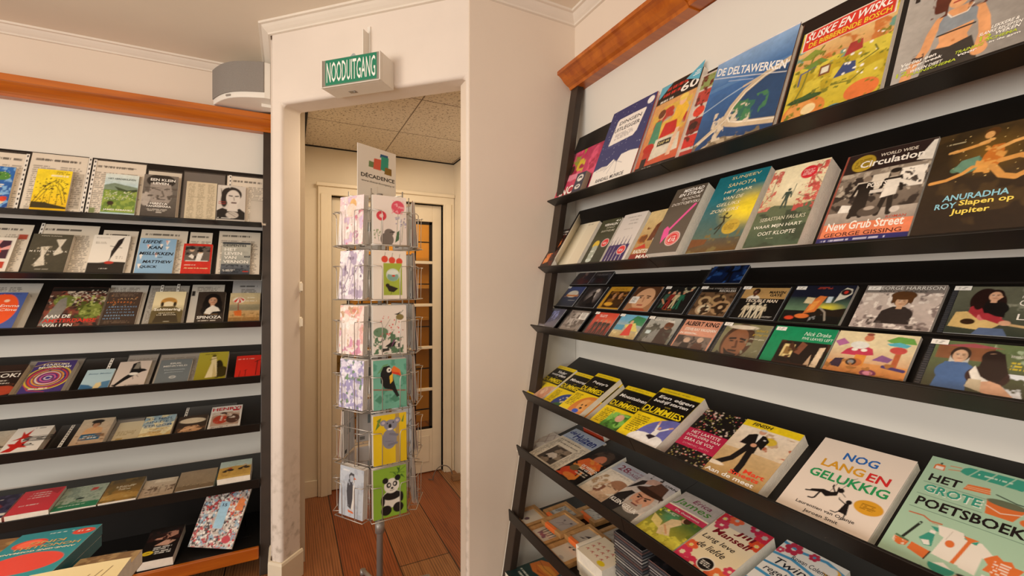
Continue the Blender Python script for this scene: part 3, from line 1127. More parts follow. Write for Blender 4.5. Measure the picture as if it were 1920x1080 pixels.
put(T, 'book', 'white book with a black and white portrait of a dark-haired woman', 'book', -.396, -.246, .265, .02,
    'f cfc8be; p 1d1a18 0,.08 0,.3 .2,.38 .5,.3 .8,.38 1,.28 1,.08; e 26211e .5 .76 .36 .2; e 26211e .25 .6 .12 .2; e d8d0c6 .56 .66 .25 .22; p d8d0c6 .44,.5 .7,.5 .74,.3 .36,.3; l 221c18 .05 .42,.72 .52,.71; l 221c18 .05 .64,.71 .74,.72; l 8d857a .03 .58,.68 .6,.6; l 4a1f1c .06 .52,.53 .66,.53; e c4bbb0 .55 .2 .22 .09; l 7d756b .03 .4,.26 .66,.16; l 8a8278 .02 .48,.28 .72,.2; l 1d1a18 .02 .12,.9 .2,.6; t c0453c .18 .54 .26 .03 - ZERUYA; t c0453c .18 .49 .26 .03 - SHALEV; k f2efe6 0.03 0.095 0.53 0.125 1; k f0ece2 .06 .93 .5 .98 2', group=gl(0), n=.004)

T = LT[1]
sleeve(T, 'clear sleeve with cutting behind the starburst book', -1.457, -1.24, .35, CUT % 'k 4a443c .18 .885 .82 .92 1' + '; r b5503c .78 .7 .95 .8')
sleeve(T, 'clear sleeve with cutting behind the dark vase book', -1.22, -.968, .362, CUT % 'k 4a443c .18 .885 .82 .92 1', strip=-1.21)
sleeve(T, 'narrow clear sleeve with cutting behind the white feather book', -.955, -.79, .338, CUT % 'k 4a443c .18 .885 .82 .92 1')
sleeve(T, 'clear sleeve with cutting behind the pale blue lettered book', -.786, -.552, .356, CUT % 'k 4a443c .18 .885 .82 .92 1')
sleeve(T, 'clear sleeve with cutting behind the red book with white figures', -.548, -.425, .352, CUT % 'k 4a443c .18 .885 .82 .92 1')
sleeve(T, 'tall clear sleeve with cutting behind the harbour book, end of the second tray', -.399, -.163, .372, CUT % 'k 4a443c .18 .885 .82 .92 1')
put(T, 'book', 'white framed book with a pink and red sunburst picture', 'book', -1.42, -1.284, .234, .02,
    'f ece4d6; r 4a2a3a .1 .42 .9 .92; e e0503c .5 .62 .2 .14; p e9a5a0 .5,.62 .1,.9 .2,.92; p e9a5a0 .5,.62 .5,.92 .65,.92; p e9a5a0 .5,.62 .9,.8 .9,.68; p e9a5a0 .5,.62 .1,.6 .1,.5; r d8c24a .15 .16 .4 .34; r c0402c .45 .16 .9 .34; k 3a3028 0.15 0.362 0.85 0.398 1', group=gl(1))
put(T, 'book', 'thick dark olive book with two pale vases and spaced white lettering', 'book', -1.22, -1.06, .258, .034,
    'f 4a4636; v 423e30 565142; p d9d0bd .6,.86 .85,.88 .76,.66 .84,.52 .66,.44 .62,.5 .72,.68; p d9d0bd .28,.66 .5,.68 .42,.44 .5,.2 .26,.16 .24,.24 .34,.42; n a89d86 12 .6 .2 .15 .55 .7; t e6dfd0 .5 .55 .92 .045 - M E N S E N W E R K; t d8d0be .46 .95 .5 .025 - HAN KANG; k c8c0ae 0.30 0.088 0.70 0.112 1', group=gl(1), spine='4a4636')
put(T, 'book', 'white book with a black quill pen standing over a black base', 'book', -.98, -.82, .278, .02,
    'f f0e9dc; r 2b2620 0 0 1 .3; e 2b2620 .75 .3 .4 .03; p 2b2320 .55,.36 .56,.6 .68,.88 .84,.96 .8,.8 .68,.6; l 2b2320 .02 .56,.4 .55,.3; l 2b2320 .02 .5,.72 .82,.68; e c0392c .56 .31 .12 .035; e c0392c .5 .3 .05 .02; t a8a094 .26 .93 .36 .035 - Kamel|Daoud; t a8a094 .24 .8 .3 .05 - De zaak|Mersault; k f0e9dc 0.34 0.145 0.56 0.175 1; k a8a094 .7 .4 .95 .48 2', group=gl(1))
put(T, 'book', 'pale blue book covered in slanting black lettering and small hearts', 'book', -.773, -.602, .267, .022,
    'f 8fb6d6; p f2ece4 .7,.95 .82,.95 .75,.8; p f2ece4 .72,.78 .82,.78 .76,.68; p f2ece4 .2,.82 .32,.82 .25,.7; p f2ece4 .04,.55 .14,.55 .1,.4; p f2ece4 .45,.6 .56,.6 .5,.46; p f2ece4 .04,.3 .14,.3 .1,.16; p f2ece4 .55,.84 .64,.84 .6,.74; p e39a8c .7,.95 .76,.95 .75,.85; p e39a8c .2,.82 .26,.82 .25,.74; p e39a8c .45,.6 .5,.6 .5,.5; t 1f2630 .34 .9 .5 .085 bi LIEFDE; t 1f2630 .45 .74 .36 .085 bi KAN; t 1f2630 .5 .58 .9 .085 bi MISLUKKEN; t 1f2630 .56 .36 .76 .075 bi MATTHEW; t 1f2630 .34 .22 .46 .075 bi QUICK; k 4a5a68 .5 .46 .72 .5 1', group=gl(1), spine='6d93b4')
put(T, 'book', 'small red book with a framed picture of seated figures in white', 'book', -.565, -.42, .24, .018,
    'f cf2f22; r 6a6058 .07 .46 .93 .93; n 2b2624 7 .52 .07 .46 .93 .93; e d9b79a .3 .8 .08 .055; e 2b2624 .3 .86 .11 .05; p f0ece4 .45,.46 .5,.7 .7,.72 .62,.46; e d9b79a .6 .74 .07 .05; e 201c1a .6 .78 .09 .05; p e9e2d6 .2,.6 .3,.68 .4,.6 .36,.52; r f0ece4 .12 .455 .88 .475; t f4d9a0 .5 .24 .8 .06 bi Als water in de woestijn; k f0d8c8 0.10 0.319 0.50 0.361 1', group=gl(1))
put(T, 'book', 'misty harbour book with bold stacked white title at the end of the second tray', 'book', -.37, -.217, .262, .02,
    'v 8a8f8c c9c6b6 .2 1; v 3f4650 6a6f74 .1 .35 0 0 1 .35; n 2e343c 14 .52 0 .1 1 .34; r 3a3e44 0 .94 1 1; t 26292c .44 .9 .8 .07 b DESPENTES; t f6f2e8 .3 .78 .42 .085 b HET; t f6f2e8 .4 .66 .6 .085 b LEVEN; t f6f2e8 .3 .54 .42 .085 b VAN; t f6f2e8 .5 .42 .86 .085 b VERNON; t 2e3238 .88 .58 .2 .06 bs DEEL 1; k f0ece2 .06 .14 .5 .2 2; r c03a2c .75 .13 .95 .16', group=gl(1))

T = LT[2]
sleeve(T, 'clear sleeve with white cutting behind the orange and blue book', -1.43, -1.205, .355, 'f d8d3ca; r 6a1f22 .42 .62 .56 .78; k 6a645c .1 .82 .7 .92 3; k 8a837a .1 .05 .9 .55 16')
sleeve(T, 'clear sleeve with white cutting behind the brown dotted lettering book', -.923, -.742, .341, 'f d5d0c6; k 7d766c .08 .06 .92 .95 24')
sleeve(T, 'grey clear sleeve with two punched strips behind the cream cap book', -.74, -.542, .338, 'f b5b0a6; k 7d766c .05 .06 .95 .95 26', strip=-.68)
sleeve(T, 'clear sleeve with white cutting behind the long-haired portrait book', -.536, -.36, .347, 'f dad4c8; r 2a2420 .02 .72 .12 .84; k 7d766c .16 .8 .95 .95 4', strip=-.602)
sleeve(T, 'tall clear sleeve with white cutting behind the parasol book', -.325, -.157, .386, 'f c9c7c4; k 3a3630 0.25 0.830 0.95 0.890 1; k 6a645c .3 .7 .95 .8 3')
put(T, 'book', 'thick blue book with a large orange oval and handwritten white name', 'book', -1.362, -1.233, .244, .04,
    'f 4a5ea0; e ee5a2a .38 .52 .52 .44; t f6f0e6 .66 .62 .55 .07 i Emma; t f6f0e6 .66 .51 .5 .07 i Cline; e f6c8a8 .5 .76 .08 .04; k 2f3f78 .1 .93 .9 .98 1; k 2f3a70 0.05 0.270 0.55 0.330 1', group=gl(2), spine='4a5ea0')
put(T, 'book', 'wide photo book of brick canal houses and green trees seen from above', 'book', -1.152, -.918, .3, .02,
    'f 5a3a30; n 8a4a3a 8 .5; n c8b8a4 16 .6 0 .55 1 1; n 2a2422 14 .58; v 1d1a18 2a2420 .92 1 0 .9 1 1; e 6f7a3a .28 .66 .18 .14; e 7f8a3e .8 .42 .2 .2; n 4f5a24 13 .55 .55 .2 1 .65; n a8b060 17 .62 .1 .3 1 .8; p 8a857c 0,.1 .25,.1 .36,.5 .3,.75 .2,.7; d f0e6d0 50 .012 .4 .6 1 .95; t f4f0e8 .27 .3 .44 .075 b AAN DE; t d8382c .5 .2 .9 .085 b AMSTERDAMSE; t f4f0e8 .32 .09 .5 .075 b WALLEN', group=gl(2))
put(T, 'book', 'brown book of scattered blue and orange spaced capitals', 'book', -.91, -.762, .262, .02,
    'f 4a3a2c; v 3c2e24 55443a; t c8a070 .62 .8 .5 .04 b A L I A S; t d87a3c .4 .7 .74 .04 b F O R T E Z Z A; t 7fa0c0 .52 .57 .84 .04 b A M E R I K A A N S E; t 7fa0c0 .42 .49 .7 .04 b J A C H T  O P; t 7fa0c0 .5 .41 .8 .04 b E E N  J O N G E; t 8fb0cc .5 .33 .86 .04 b N E D E R L A N D S E; t 7fa0c0 .3 .25 .5 .04 b H A C K E R; k 8a7460 .1 .86 .95 .97 3; d c88a50 14 .018 .1 .6 .9 .9; k 7a6450 .1 .12 .9 .2 2', group=gl(2), spine='6a5644')
put(T, 'book', 'cream book with a capped head over hills and a rounded white title', 'book', -.701, -.553, .262, .022,
    'v 5d5236 efe0b4 .3 .62; e d09a4a .5 .68 .26 .14; e f0e2bc .5 .62 .17 .08; e 3a2e1e .3 .62 .05 .07; e 3a2e1e .7 .62 .05 .07; p 6a5c3a 0,.1 0,.42 .3,.56 .7,.56 1,.42 1,.1; p 453a26 .1,.1 .2,.36 .8,.36 .9,.1; e b98848 .5 .76 .2 .04; t f8f2e2 .5 .46 .84 .1 b Schittering; t f0e6c8 .5 .36 .5 .03 - MARGRIET; t f0e6c8 .5 .31 .6 .03 - DE MOOR; r f0e6c8 .44 .12 .62 .13', group=gl(2))
put(T, 'book', 'dark book with the portrait of a long-haired man in a white collar', 'book', -.492, -.351, .261, .02,
    'f 3a3028; e 1a1512 .55 .74 .3 .2; e 1a1512 .32 .6 .12 .14; e 1a1512 .8 .6 .12 .14; P .56 .72 .19 c89878 1a1512 1d1815; p e9e2d4 .36,.46 .56,.58 .78,.5 .86,.4 .6,.38 .5,.3 .3,.34; t f4f0e6 .5 .22 .86 .085 b SPINOZA; k d8cfc0 .12 .1 .9 .15 1; k b08a60 .3 .29 .8 .32 1', group=gl(2), spine='2a2420')
put(T, 'book', 'tan seaside book with a red and white parasol, end of the third tray', 'book', -.326, -.164, .25, .02,
    'v b98a4c cdbd94 .1 .9; v 8a8268 b8ae8c .5 .75 0 .42 1 .62; r 8f6a38 0 .0 1 .2; e e9e0cc .3 .76 .2 .1; p c8342c .3,.86 .12,.72 .2,.68; p c8342c .3,.86 .3,.66 .38,.68; p c8342c .3,.86 .44,.72 .48,.78; l 8a3a28 .03 .28,.68 .3,.4; p cf6a2c .15,.4 .4,.44 .42,.24 .2,.26; k f2eee0 0.57 0.821 0.91 0.859 1; k f2eee0 0.52 0.711 0.96 0.749 1; n 9a7a48 14 .62 0 .1 1 .4', group=gl(2))

T = LT[3]
sleeve(T, 'clear sleeve rising behind the spiral book', -1.254, -1.024, .318, 'f a29a90; k 7d766c .05 .06 .95 .9 20', film=(.23, .318))
sleeve(T, 'empty clear sleeve with a punched strip behind the pale blue book', -1.02, -.84, .3, None, strip=-.905)
sleeve(T, 'clear sleeve with grey cutting behind the magpie book', -.838, -.692, .323, 'f a59e96; k 7d766c .05 .06 .95 .9 20')
sleeve(T, 'wide clear sleeve with grey cutting behind the slate-coloured poetry book', -.686, -.43, .312, 'f a8a197; k 7d766c .05 .06 .95 .9 20')
sleeve(T, 'empty clear sleeve behind the plain red book by the post', -.42, -.165, .29, None)
put(T, 'book', 'thick black cookery book with bold white capitals at the end of the fourth tray', 'book', -1.378, -1.231, .248, .034,
    'f 2a1f1a; v 1c1512 3a2820; n 6a3a28 8 .55 0 .1 1 .4; e b0452c .7 .2 .4 .14; e d98a4a .5 .16 .2 .07; t f2ece0 .5 .66 .9 .13 b KOOK!; k d8cfc0 0.15 0.470 0.85 0.530 1; k d8cfc0 0.15 0.390 0.85 0.450 1; l d8cfc0 .02 .1,.78 .9,.78', group=gl(3), spine='c8b48a')
put(T, 'book', 'thick book with a swirling spiral of coloured rings', 'book', -1.202, -1.04, .259, .036,
    'f 4a3a78; e e0c23a .5 .48 .54 .36; e 5a2a60 .5 .48 .5 .33; e d8482c .5 .47 .46 .3; e 2f3f8a .51 .47 .42 .27; e e9a83a .5 .47 .38 .245; e 7a2a50 .5 .47 .34 .22; e e8e0d0 .5 .47 .3 .195; e c03a4a .51 .47 .27 .172; e 34408c .5 .47 .23 .146; e e06a9a .5 .47 .19 .12; e 4a2a68 .5 .47 .15 .095; e e0c8d8 .5 .47 .1 .064; e 3a3a8a .5 .47 .06 .038; l e8c23a .02 .02,.85 .3,.95 .8,.9; l d8482c .02 .02,.3 .2,.12 .6,.06; t f4eee2 .52 .88 .62 .06 b HARUKI; t f4eee2 .52 .8 .78 .06 b MURAKAMI; k f4eee2 0.20 0.130 0.80 0.190 1; d 2a2238 20 .02 .1 .1 .9 .9', group=gl(3), spine='b8935a')
put(T, 'book', 'slim pale blue book with a yellow shape between blue hills', 'book', -.985, -.866, .19, .014,
    'f b5d0d8; t 5f7f98 .52 .8 .8 .07 i Betsy Muller; p 3f6f98 0,.1 0,.4 .3,.34 .55,.2; p 5a86a8 .5,.1 .7,.44 1,.5 1,.1; p e9d39a .46,.12 .52,.4 .68,.44 .74,.3 .62,.12', group=gl(3))
put(T, 'book', 'pinkish cream book with a flying magpie', 'book', -.857, -.713, .241, .016,
    'f d8c9bc; p 1c1918 .05,.16 .3,.44 .5,.6 .7,.72 .86,.7 .95,.64 .8,.6 .6,.48 .36,.32 .16,.16; p 1c1918 .42,.56 .44,.9 .62,.98 .74,.7; p 8a8478 .5,.72 .55,.94 .66,.92 .68,.72; e efe8dc .56 .54 .14 .05; l 1c1918 .05 .05,.2 .2,.12; l 1c1918 .015 .56,.46 .6,.36; l 1c1918 .015 .66,.5 .74,.42; k 7a7068 0.41 0.136 0.91 0.184 1', group=gl(3), spine='c8b8aa')
put(T, 'book', 'slate grey poetry book with pale centred lettering and a round emblem', 'book', -.668, -.516, .23, .02,
    'f 737a7c; t dcdad2 .5 .84 .36 .06 b ERIK; t dcdad2 .5 .74 .74 .06 b MENKVELD; t b8c0c0 .5 .6 .66 .055 i Verzamelde; t b8c0c0 .5 .5 .56 .055 i gedichten; e dcdad2 .5 .32 .1 .05; e 737a7c .5 .32 .07 .035; l dcdad2 .02 .46,.32 .54,.32', group=gl(3), spine='c8a830')
put(T, 'book', 'olive yellow book with a pale dress casting a shadow', 'book', -.486, -.334, .267, .03,
    'f a59a2c; v 8f8420 b5aa38 0 1; e 2a220c .72 .4 .16 .3; e 3a300e .85 .3 .2 .18; p e0d0a0 .44,.82 .6,.82 .64,.62 .72,.14 .34,.12 .46,.6; p c8b47c .55,.6 .72,.14 .56,.13; e 5a5018 .52 .86 .07 .04; l 5a5018 .03 .4,.72 .62,.78; k 6a601c .2 .9 .8 .95 1', group=gl(3))
put(T, 'book', 'plain red booklet with black lamp-post silhouettes, end of the fourth tray', 'book', -.291, -.158, .236, .012,
    'f d22c1e; l 2a0e0a .03 .82,.2 .86,.78; l 2a0e0a .03 .76,.72 .98,.8; l 2a0e0a .02 .4,.18 .42,.42; l 2a0e0a .02 .18,.18 .2,.4; l 2a0e0a .02 .36,.38 .46,.42; k f0c8b8 0.07 0.836 0.73 0.884 1', group=gl(3))

T = LT[4]
sleeve(T, 'grey film sleeve with a punched strip beside the red splash book', -1.1, -.93, .255, None, strip=-1.052)
sleeve(T, 'clear sleeve standing behind the sand-coloured book', -.87, -.74, .26, 'f 9a948c; k 7d766c .05 .06 .95 .9 16')
sleeve(T, 'wide empty film sleeve behind the magazine-like red lettered book', -.555, -.295, .31, None, strip=-.548)
put(T, 'book', 'beige book with dark red blotch, partly hidden at the end of the fifth tray', 'book', -1.41, -1.262, .23, .024,
    'v b8a888 cfc6b4; e 6a2420 .3 .7 .25 .12; n 5a5044 8 .6 0 .1 1 .5; k 3a342c 0.30 0.364 0.90 0.436 1', group=gl(4))
put(T, 'book', 'white book with red splash shapes and tall black lettering running upward', 'book', -1.252, -1.112, .213, .04,
    'f eee8de; p c8281f .02,.1 .2,.25 .05,.4 .25,.38 .3,.6 .42,.4 .6,.5 .5,.32 .66,.2 .42,.22 .3,.08; p c8281f .1,.5 .3,.62 .24,.86 .36,.72 .5,.9 .46,.66 .6,.6 .4,.55; t 26221f .84 .52 .9 .2 bs NESBO; t 26221f .64 .3 .36 .1 bs JO; k 8a8278 .5 .9 .8 .97 1', group=gl(4), spine='c8281f')
put(T, 'book', 'thick sandy book with a capped bare-chested man over a blue title block', 'book', -1.002, -.868, .238, .036,
    'v b89878 d6c4a8; p d8a878 .22,.3 .28,.62 .5,.7 .74,.62 .8,.3; P .5 .76 .13 c89068 2a2420 d8a878; e 2a2420 .5 .88 .2 .07; r d8a878 .2 .38 .8 .5; r 2f5f7c .2 .2 .82 .42; k e9e4d8 0.30 0.316 0.70 0.364 1; k f2eee2 0.23 0.234 0.77 0.306 1; n 8a6a4c 9 .62 0 .1 1 .4', group=gl(4), spine='a88a62')
put(T, 'book', 'plain sand-coloured book tucked behind the landscape book', 'book', -.843, -.735, .205, .014,
    'v c8b48c d8cbaa; r b89a60 .15 .2 .4 .3; k a08a60 .1 .4 .9 .6 3', group=gl(4))
put(T, 'book', 'hazy blue and yellow landscape book with blue serif capitals', 'book', -.73, -.588, .222, .024,
    'v d8b878 9fbcc8 .2 .8; n e9dcae 5 .5; n 8aa0a8 8 .6 0 .5 1 1; t 4a6a88 .5 .86 .72 .08 - DE MAN; t 4a6a88 .5 .72 .6 .08 - IN DE; t 4a6a88 .5 .57 .86 .08 - STROOM; t c8a048 .54 .42 .56 .065 i Siegfried; t c8a048 .5 .29 .36 .065 i Lenz', group=gl(4))
put(T, 'book', 'dark book with a pale rounded form and folded hands', 'book', -.57, -.43, .19, .02,
    'f 3f3228; e d8c8ac .5 .74 .44 .14; p c89a70 .1,.2 .3,.46 .7,.5 .9,.3 .7,.16; n 6a4a34 8 .55 0 .1 1 .5; l e0b48a .06 .2,.3 .6,.4', group=gl(4), spine='b08a68')
put(T, 'magazine', 'white-edged booklet with bold red capitals over two figures in red', 'magazine', -.42, -.26, .266, .014,
    'f e9e2d8; r b89a84 .06 .12 .94 .76; e b8442c .35 .48 .24 .16; e 3a2420 .42 .68 .12 .07; e c89070 .42 .64 .08 .05; e 5a3a2c .74 .48 .22 .17; n d8c8b8 8 .6 .06 .4 .94 .76; r d8cdbf .06 .12 .94 .26; t c8202c .5 .88 .92 .12 b HENRY!; k 5a4a40 .1 .16 .7 .24 2; r c8202c .7 .78 .92 .84', group=gl(4))

T = LT[5]
put(T, 'book', 'dark purple book with a maroon figure, partly outside the sixth tray view', 'book', -1.375, -1.212, .2, .07,
    'f 2f2a44; n 4a4460 6 .55; p 7a2a34 .3,.2 .5,.6 .8,.5 .7,.25; e 8a3a3c .55 .5 .2 .12; k d8d0c8 0.10 0.764 0.70 0.836 1; r e9e2d6 0 .1 1 .2', group=gl(5))
put(T, 'book', 'thick red hardback with small white handwriting', 'book', -1.204, -1.049, .202, .072,
    'f d8404a; k f2e4dc 0.26 0.810 0.86 0.870 1; k f2e4dc 0.23 0.710 0.85 0.770 1; k f2e4dc 0.22 0.610 0.78 0.670 1; k f2e4dc 0.16 0.304 0.72 0.376 1; p b8303a .5,.98 .96,.98 .9,.7', group=gl(5), spine='c83842')
put(T, 'book', 'grey-green book with an old map drawing and a green band', 'book', -1.046, -.874, .203, .054,
    'f a9b8a4; n 8fa090 7 .55; d 6a7a6c 60 .012 .1 .4 .95 .95; l 5a6a5c .01 .1,.5 .4,.62 .7,.55 .9,.8; p c04a40 .62,.72 .78,.74 .8,.86 .66,.86; e 2a3a34 .5 .42 .1 .04; r 2f7f58 0 0 1 .24; k d8e4d0 0.10 0.130 0.70 0.190 1; n 5f8a68 9 .6 0 .2 1 .4', group=gl(5), spine='3f7f5c')
put(T, 'book', 'brown landscape book with slanting white handwriting', 'book', -.868, -.716, .208, .056,
    'v a8803c 5a4a2c .2 .9; n 7a6434 6 .5; k f0e6cc 0.27 0.592 0.83 0.688 2; k f0e6cc 0.37 0.472 0.73 0.568 2; p b8904a 0,.1 1,.1 1,.3 .5,.36 0,.3; n c0a060 9 .6 0 .1 1 .4', group=gl(5), spine='8a6a3a')
put(T, 'book', 'faded beige book with a leafless row of trees', 'book', -.71, -.563, .168, .046,
    'v b0987c cfc0a8; n 6a5440 12 .56 0 .25 1 .6; r e0d2ba .3 .78 .9 .95; l 5a4634 .02 .3,.2 .3,.5; l 5a4634 .02 .55,.2 .55,.5; l 5a4634 .02 .75,.2 .75,.5; k 7a6650 .1 .1 .6 .16 1', group=gl(5))
put(T, 'book', 'plain taupe hardback with a ragged lower band', 'book', -.553, -.376, .188, .053,
    'f 9a866a; v 8f7c62 a59074; r 7a664c 0 0 1 .22; n 9a866a 18 .5 0 .18 1 .26; d c8b894 14 .01 .1 .16 .9 .26', group=gl(5), spine='8a765c', hard=True)
put(T, 'book', 'thick book showing two motorbikes on a yellow plain', 'book', -.360, -.200, .185, .08,
    'v d8b464 b8ccc4 .4 .7; p c8a050 0,.1 0,.62 .5,.66 1,.6 1,.1; e 2a211c .36 .44 .1 .06; e 2a211c .18 .4 .08 .05; l 3a2c22 .06 .2,.46 .36,.52; e a8402c .34 .54 .06 .04; e 2a211c .86 .5 .1 .06; e 2a211c .66 .46 .08 .05; l 3a2c22 .06 .68,.5 .84,.6; e c8b090 .8 .66 .05 .05; n b89048 9 .6 0 .1 1 .4', group=gl(5), spine='9ab0a8')

# on the base shelf of the far rack
ea = Matrix.Translation((-.34, 2.945, .168)) @ Matrix.Rotation(math.radians(-7), 4, 'Z') @ Matrix.Rotation(math.radians(63), 4, 'X')
e_ = thing('book_easel', 'low black easel under the leaning crowded picture book on the base shelf', 'easel', Matrix.Translation((-.30, 3.0, .166)))
w = MB()
w.box(-.10, .02, 0, .10, .17, .004)
w.tube([(-.06, .16, .004), (-.06, .10, .2)], .004)
w.tube([(.06, .16, .004), (.06, .10, .2)], .004)
w.tube([(-.08, .105, .2), (.08, .105, .2)], .004)
w.build('easel_frame', M_BLACK, e_)
# the leaning book: fitted to its four corners
lb = Matrix.Translation((-.39, 2.946, .186)) @ Matrix.Rotation(-.359, 4, 'Z') @ Matrix.Rotation(1.008, 4, 'X') @ Matrix.Rotation(-.102, 4, 'Z')
book('book', 'large leaning book crowded with tiny people around a blue upright panel', 'book', lb, .235, .318, .012,
     'f b8a89c; n 3a2c2c 16 .5; n d8cfc6 19 .52; n b03a3a 13 .6; n 8fa8b8 12 .62; d e9e2d8 120 .02; d 2a2024 90 .016; d c8302c 40 .02; d d8743a 25 .02 .6 .5 1 .95; p d8742c .78,.6 .95,.6 .95,.8 .8,.8; e c02838 .8 .14 .1 .06; r 9cc4d8 .4 .3 .62 .74; ; t 2a3a5a .51 .68 .1 .05 b 15', cell=.003)
bm = Matrix.Translation((-.625, 2.9, .1675)) @ Matrix.Rotation(math.radians(-3), 4, 'Z') @ Matrix.Rotation(math.radians(12), 4, 'X')
book('book', 'black book with clasped hands and white script lying on the base shelf', 'book', bm, .155, .25, .05,
     'f 1c1614; p c89078 .2,.62 .5,.8 .86,.86 .9,.7 .6,.6; p d8a890 .3,.44 .6,.58 .9,.52 .7,.4; e 2a1c18 .35 .74 .2 .07; e e8c42c .2 .24 .16 .06; k f2eee6 0.32 0.286 0.88 0.394 2; k f2eee6 0.39 0.166 0.89 0.274 2; k 3a2c10 0.10 0.222 0.30 0.258 1; n 3a201c 8 .58 0 .4 1 .9', cell=.003, spine='1c1614')

# ------------------------------------------------------------------ foreground display table with its piles (only its far corner is in the picture)
tb = thing('display_table', 'dark display table carrying the teal and yellow books', 'table', Matrix.Translation((-.72, 1.18, 0)))
MB().box(-.62, -.5, .885, .335, .34, .936).build('table_top', M_BLACK, tb, bevel=.004)
for x in (-.58, .28):
    for y in (-.46, .28):
        MB().box(x, y, 0, x + .045, y + .045, .885).build('leg', M_POST, tb, bevel=.003)


def flat(name, label, cx, cy, z, rot, w_, h_, t_, spec, **kw):
    M = Matrix.Translation((cx, cy, z)) @ Matrix.Rotation(math.radians(rot), 4, 'Z') @ Matrix.Translation((0, -h_ / 2, 0))
    return book(name, label, 'book', M, w_, h_, t_, spec, cell=cell_at(M), **kw)


KING = 'f 1f8a94; v 1b7f8c 2a96a0; e e4473a .5 .68 .44 .2; t e9e2cc .5 .44 .86 .035 b ANNE-GINE GOEMANS; t c8a46a .44 .36 .76 .06 b HONOLULU; t c8a46a .5 .27 .42 .06 b KING; e d8432f .72 .26 .2 .1; e ef6a4c .72 .26 .15 .075; e d8432f .16 .12 .14 .07; t f4ece0 .16 .12 .16 .035 b € 15; k d8e4e0 .3 .06 .7 .09 1'
flat('book', 'upper teal book with a large orange disc, on top of its twin', -.55, 1.472, .9665, 173, .165, .23, .029, KING, spine='176a76', group='pair of teal books', back='176a76')
flat('book', 'lower teal book directly under its orange-disc twin', -.552, 1.47, .937, 172, .165, .23, .029, KING, spine='176a76', group='pair of teal books', back='176a76')
flat('book', 'brown book with red price sticker half hidden behind the teal pair', -.71, 1.57, .937, 170, .15, .19, .03, 'f 7a5a34; n 9a7a48 6 .5; e d8382c .7 .5 .28 .2; t f4ece0 .7 .5 .4 .12 b € 15; k e8d8b0 0.10 0.740 0.70 0.860 2')
flat('book', 'small worn brown book lying behind the yellow book', -.405, 1.36, .937, -8, .125, .15, .036, 'f a08458; n 7a5c38 5 .5; k 5a3a28 .15 .55 .85 .75 2; r a8543a 0 0 1 .3', spine='8a6c48')
flat('book', 'cream yellow book lying in front of the teal pair', -.396, 1.11, .998, -5, .165, .235, .06, 'f ecd9a0; v e6cf8c f0e0b0; p e9b84a .15,.3 .4,.62 .6,.5 .5,.3; l 7a5a34 .012 .72,.7 .78,.86; l 7a5a34 .012 .62,.66 .68,.82; l 7a5a34 .012 .82,.76 .86,.9; k 7a5a34 0.20 0.152 0.80 0.248 2', spine='e0c888')
flat('book', 'plain cream book directly under the cream yellow book', -.398, 1.105, .937, -5, .168, .24, .06, 'f e0d4b8', spine='d8caa8')

# ------------------------------------------------------------------ near rack, tray by tray
GN = 'items on the %s tray of the near rack'


def gr(i):
    return GN % OR[i]


T = RT[0]
put(T, 'magazine', 'pink and green flowery magazine at the far end of the top tray', 'magazine', -.012, .286, .276, .01,
    'f c03a62; n d8c03a 3.5 .52 0 .5 .6 1; n 8f9a3a 4 .55 0 .4 .55 1; n e0557a 5 .5 .2 .2 1 1; n a82a4a 6 .58 .2 .2 1 1; e 4a3020 .28 .62 .07 .09; e e58aa0 .3 .45 .3 .07; v 8a2430 c03a4a 0 .3 0 0 1 .28; n c8405a 5 .5 0 0 1 .4; t f4eee6 .32 .2 .36 .17 b iNC; k e8c070 .08 .06 .5 .1 1; ', group=gr(0))
bx = thing('game_box', 'little dark boxed set with white figures leaning against the flowery magazine', 'box', T.M(.232, 0, .014), gr(0))
w = MB()
rg = front_sheet(w, 'f 2f3548; e e9e4da .5 .72 .34 .17; e 2f3548 .5 .72 .22 .1; e e9e4da .5 .64 .2 .08; e e9e4da .5 .28 .3 .12; t 2f3548 .5 .28 .4 .14 b 9', -.034, 0, .068, .102, .028, .003, 4)
skirt(w, rg, .026, lin('8a7a68'))
w.build('carton', M_PRINT, bx)
w = MB().box(-.034, 0, 0, .034, .102, .002, lin('2f3548'))
w.build('back', M_PRINT, bx)
put(T, 'book', 'tall dark blue book with a white title plate and white lower third', 'book', .288, .557, .403, .02,
    'f 333a6e; d e0e4f0 70 .005 .03 .36 .97 .98; p efe9e0 0,.0 0,.24 .2,.27 .34,.26 .46,.32 .56,.27 .62,.35 .8,.36 1,.34 1,0; k b8b2b0 .05 .22 .4 .26 2; l 8a8a98 .008 .3,.2 .5,.3 .7,.24; l 8a8a98 .008 .4,.16 .5,.3; l 8a8a98 .008 .6,.14 .56,.28; p f2ece4 .18,.53 .22,.84 .26,.86 .84,.86 .86,.84 .8,.6 .74,.55 .22,.53; t 2a2a33 .54 .79 .5 .045 - DINGEN; t 2a2a33 .51 .71 .58 .05 - UITLEGGER; k 8a8488 .28 .58 .72 .66 4; e f4f2ee .9 .93 .07 .045; k 5a6090 .06 .5 .5 .52 1; t 33313c .5 .1 .66 .045 - RANDALL MUNROE; k 8a8488 .5 .14 .66 .15 1', group=gr(0), hard=True, spine='c84a2c')
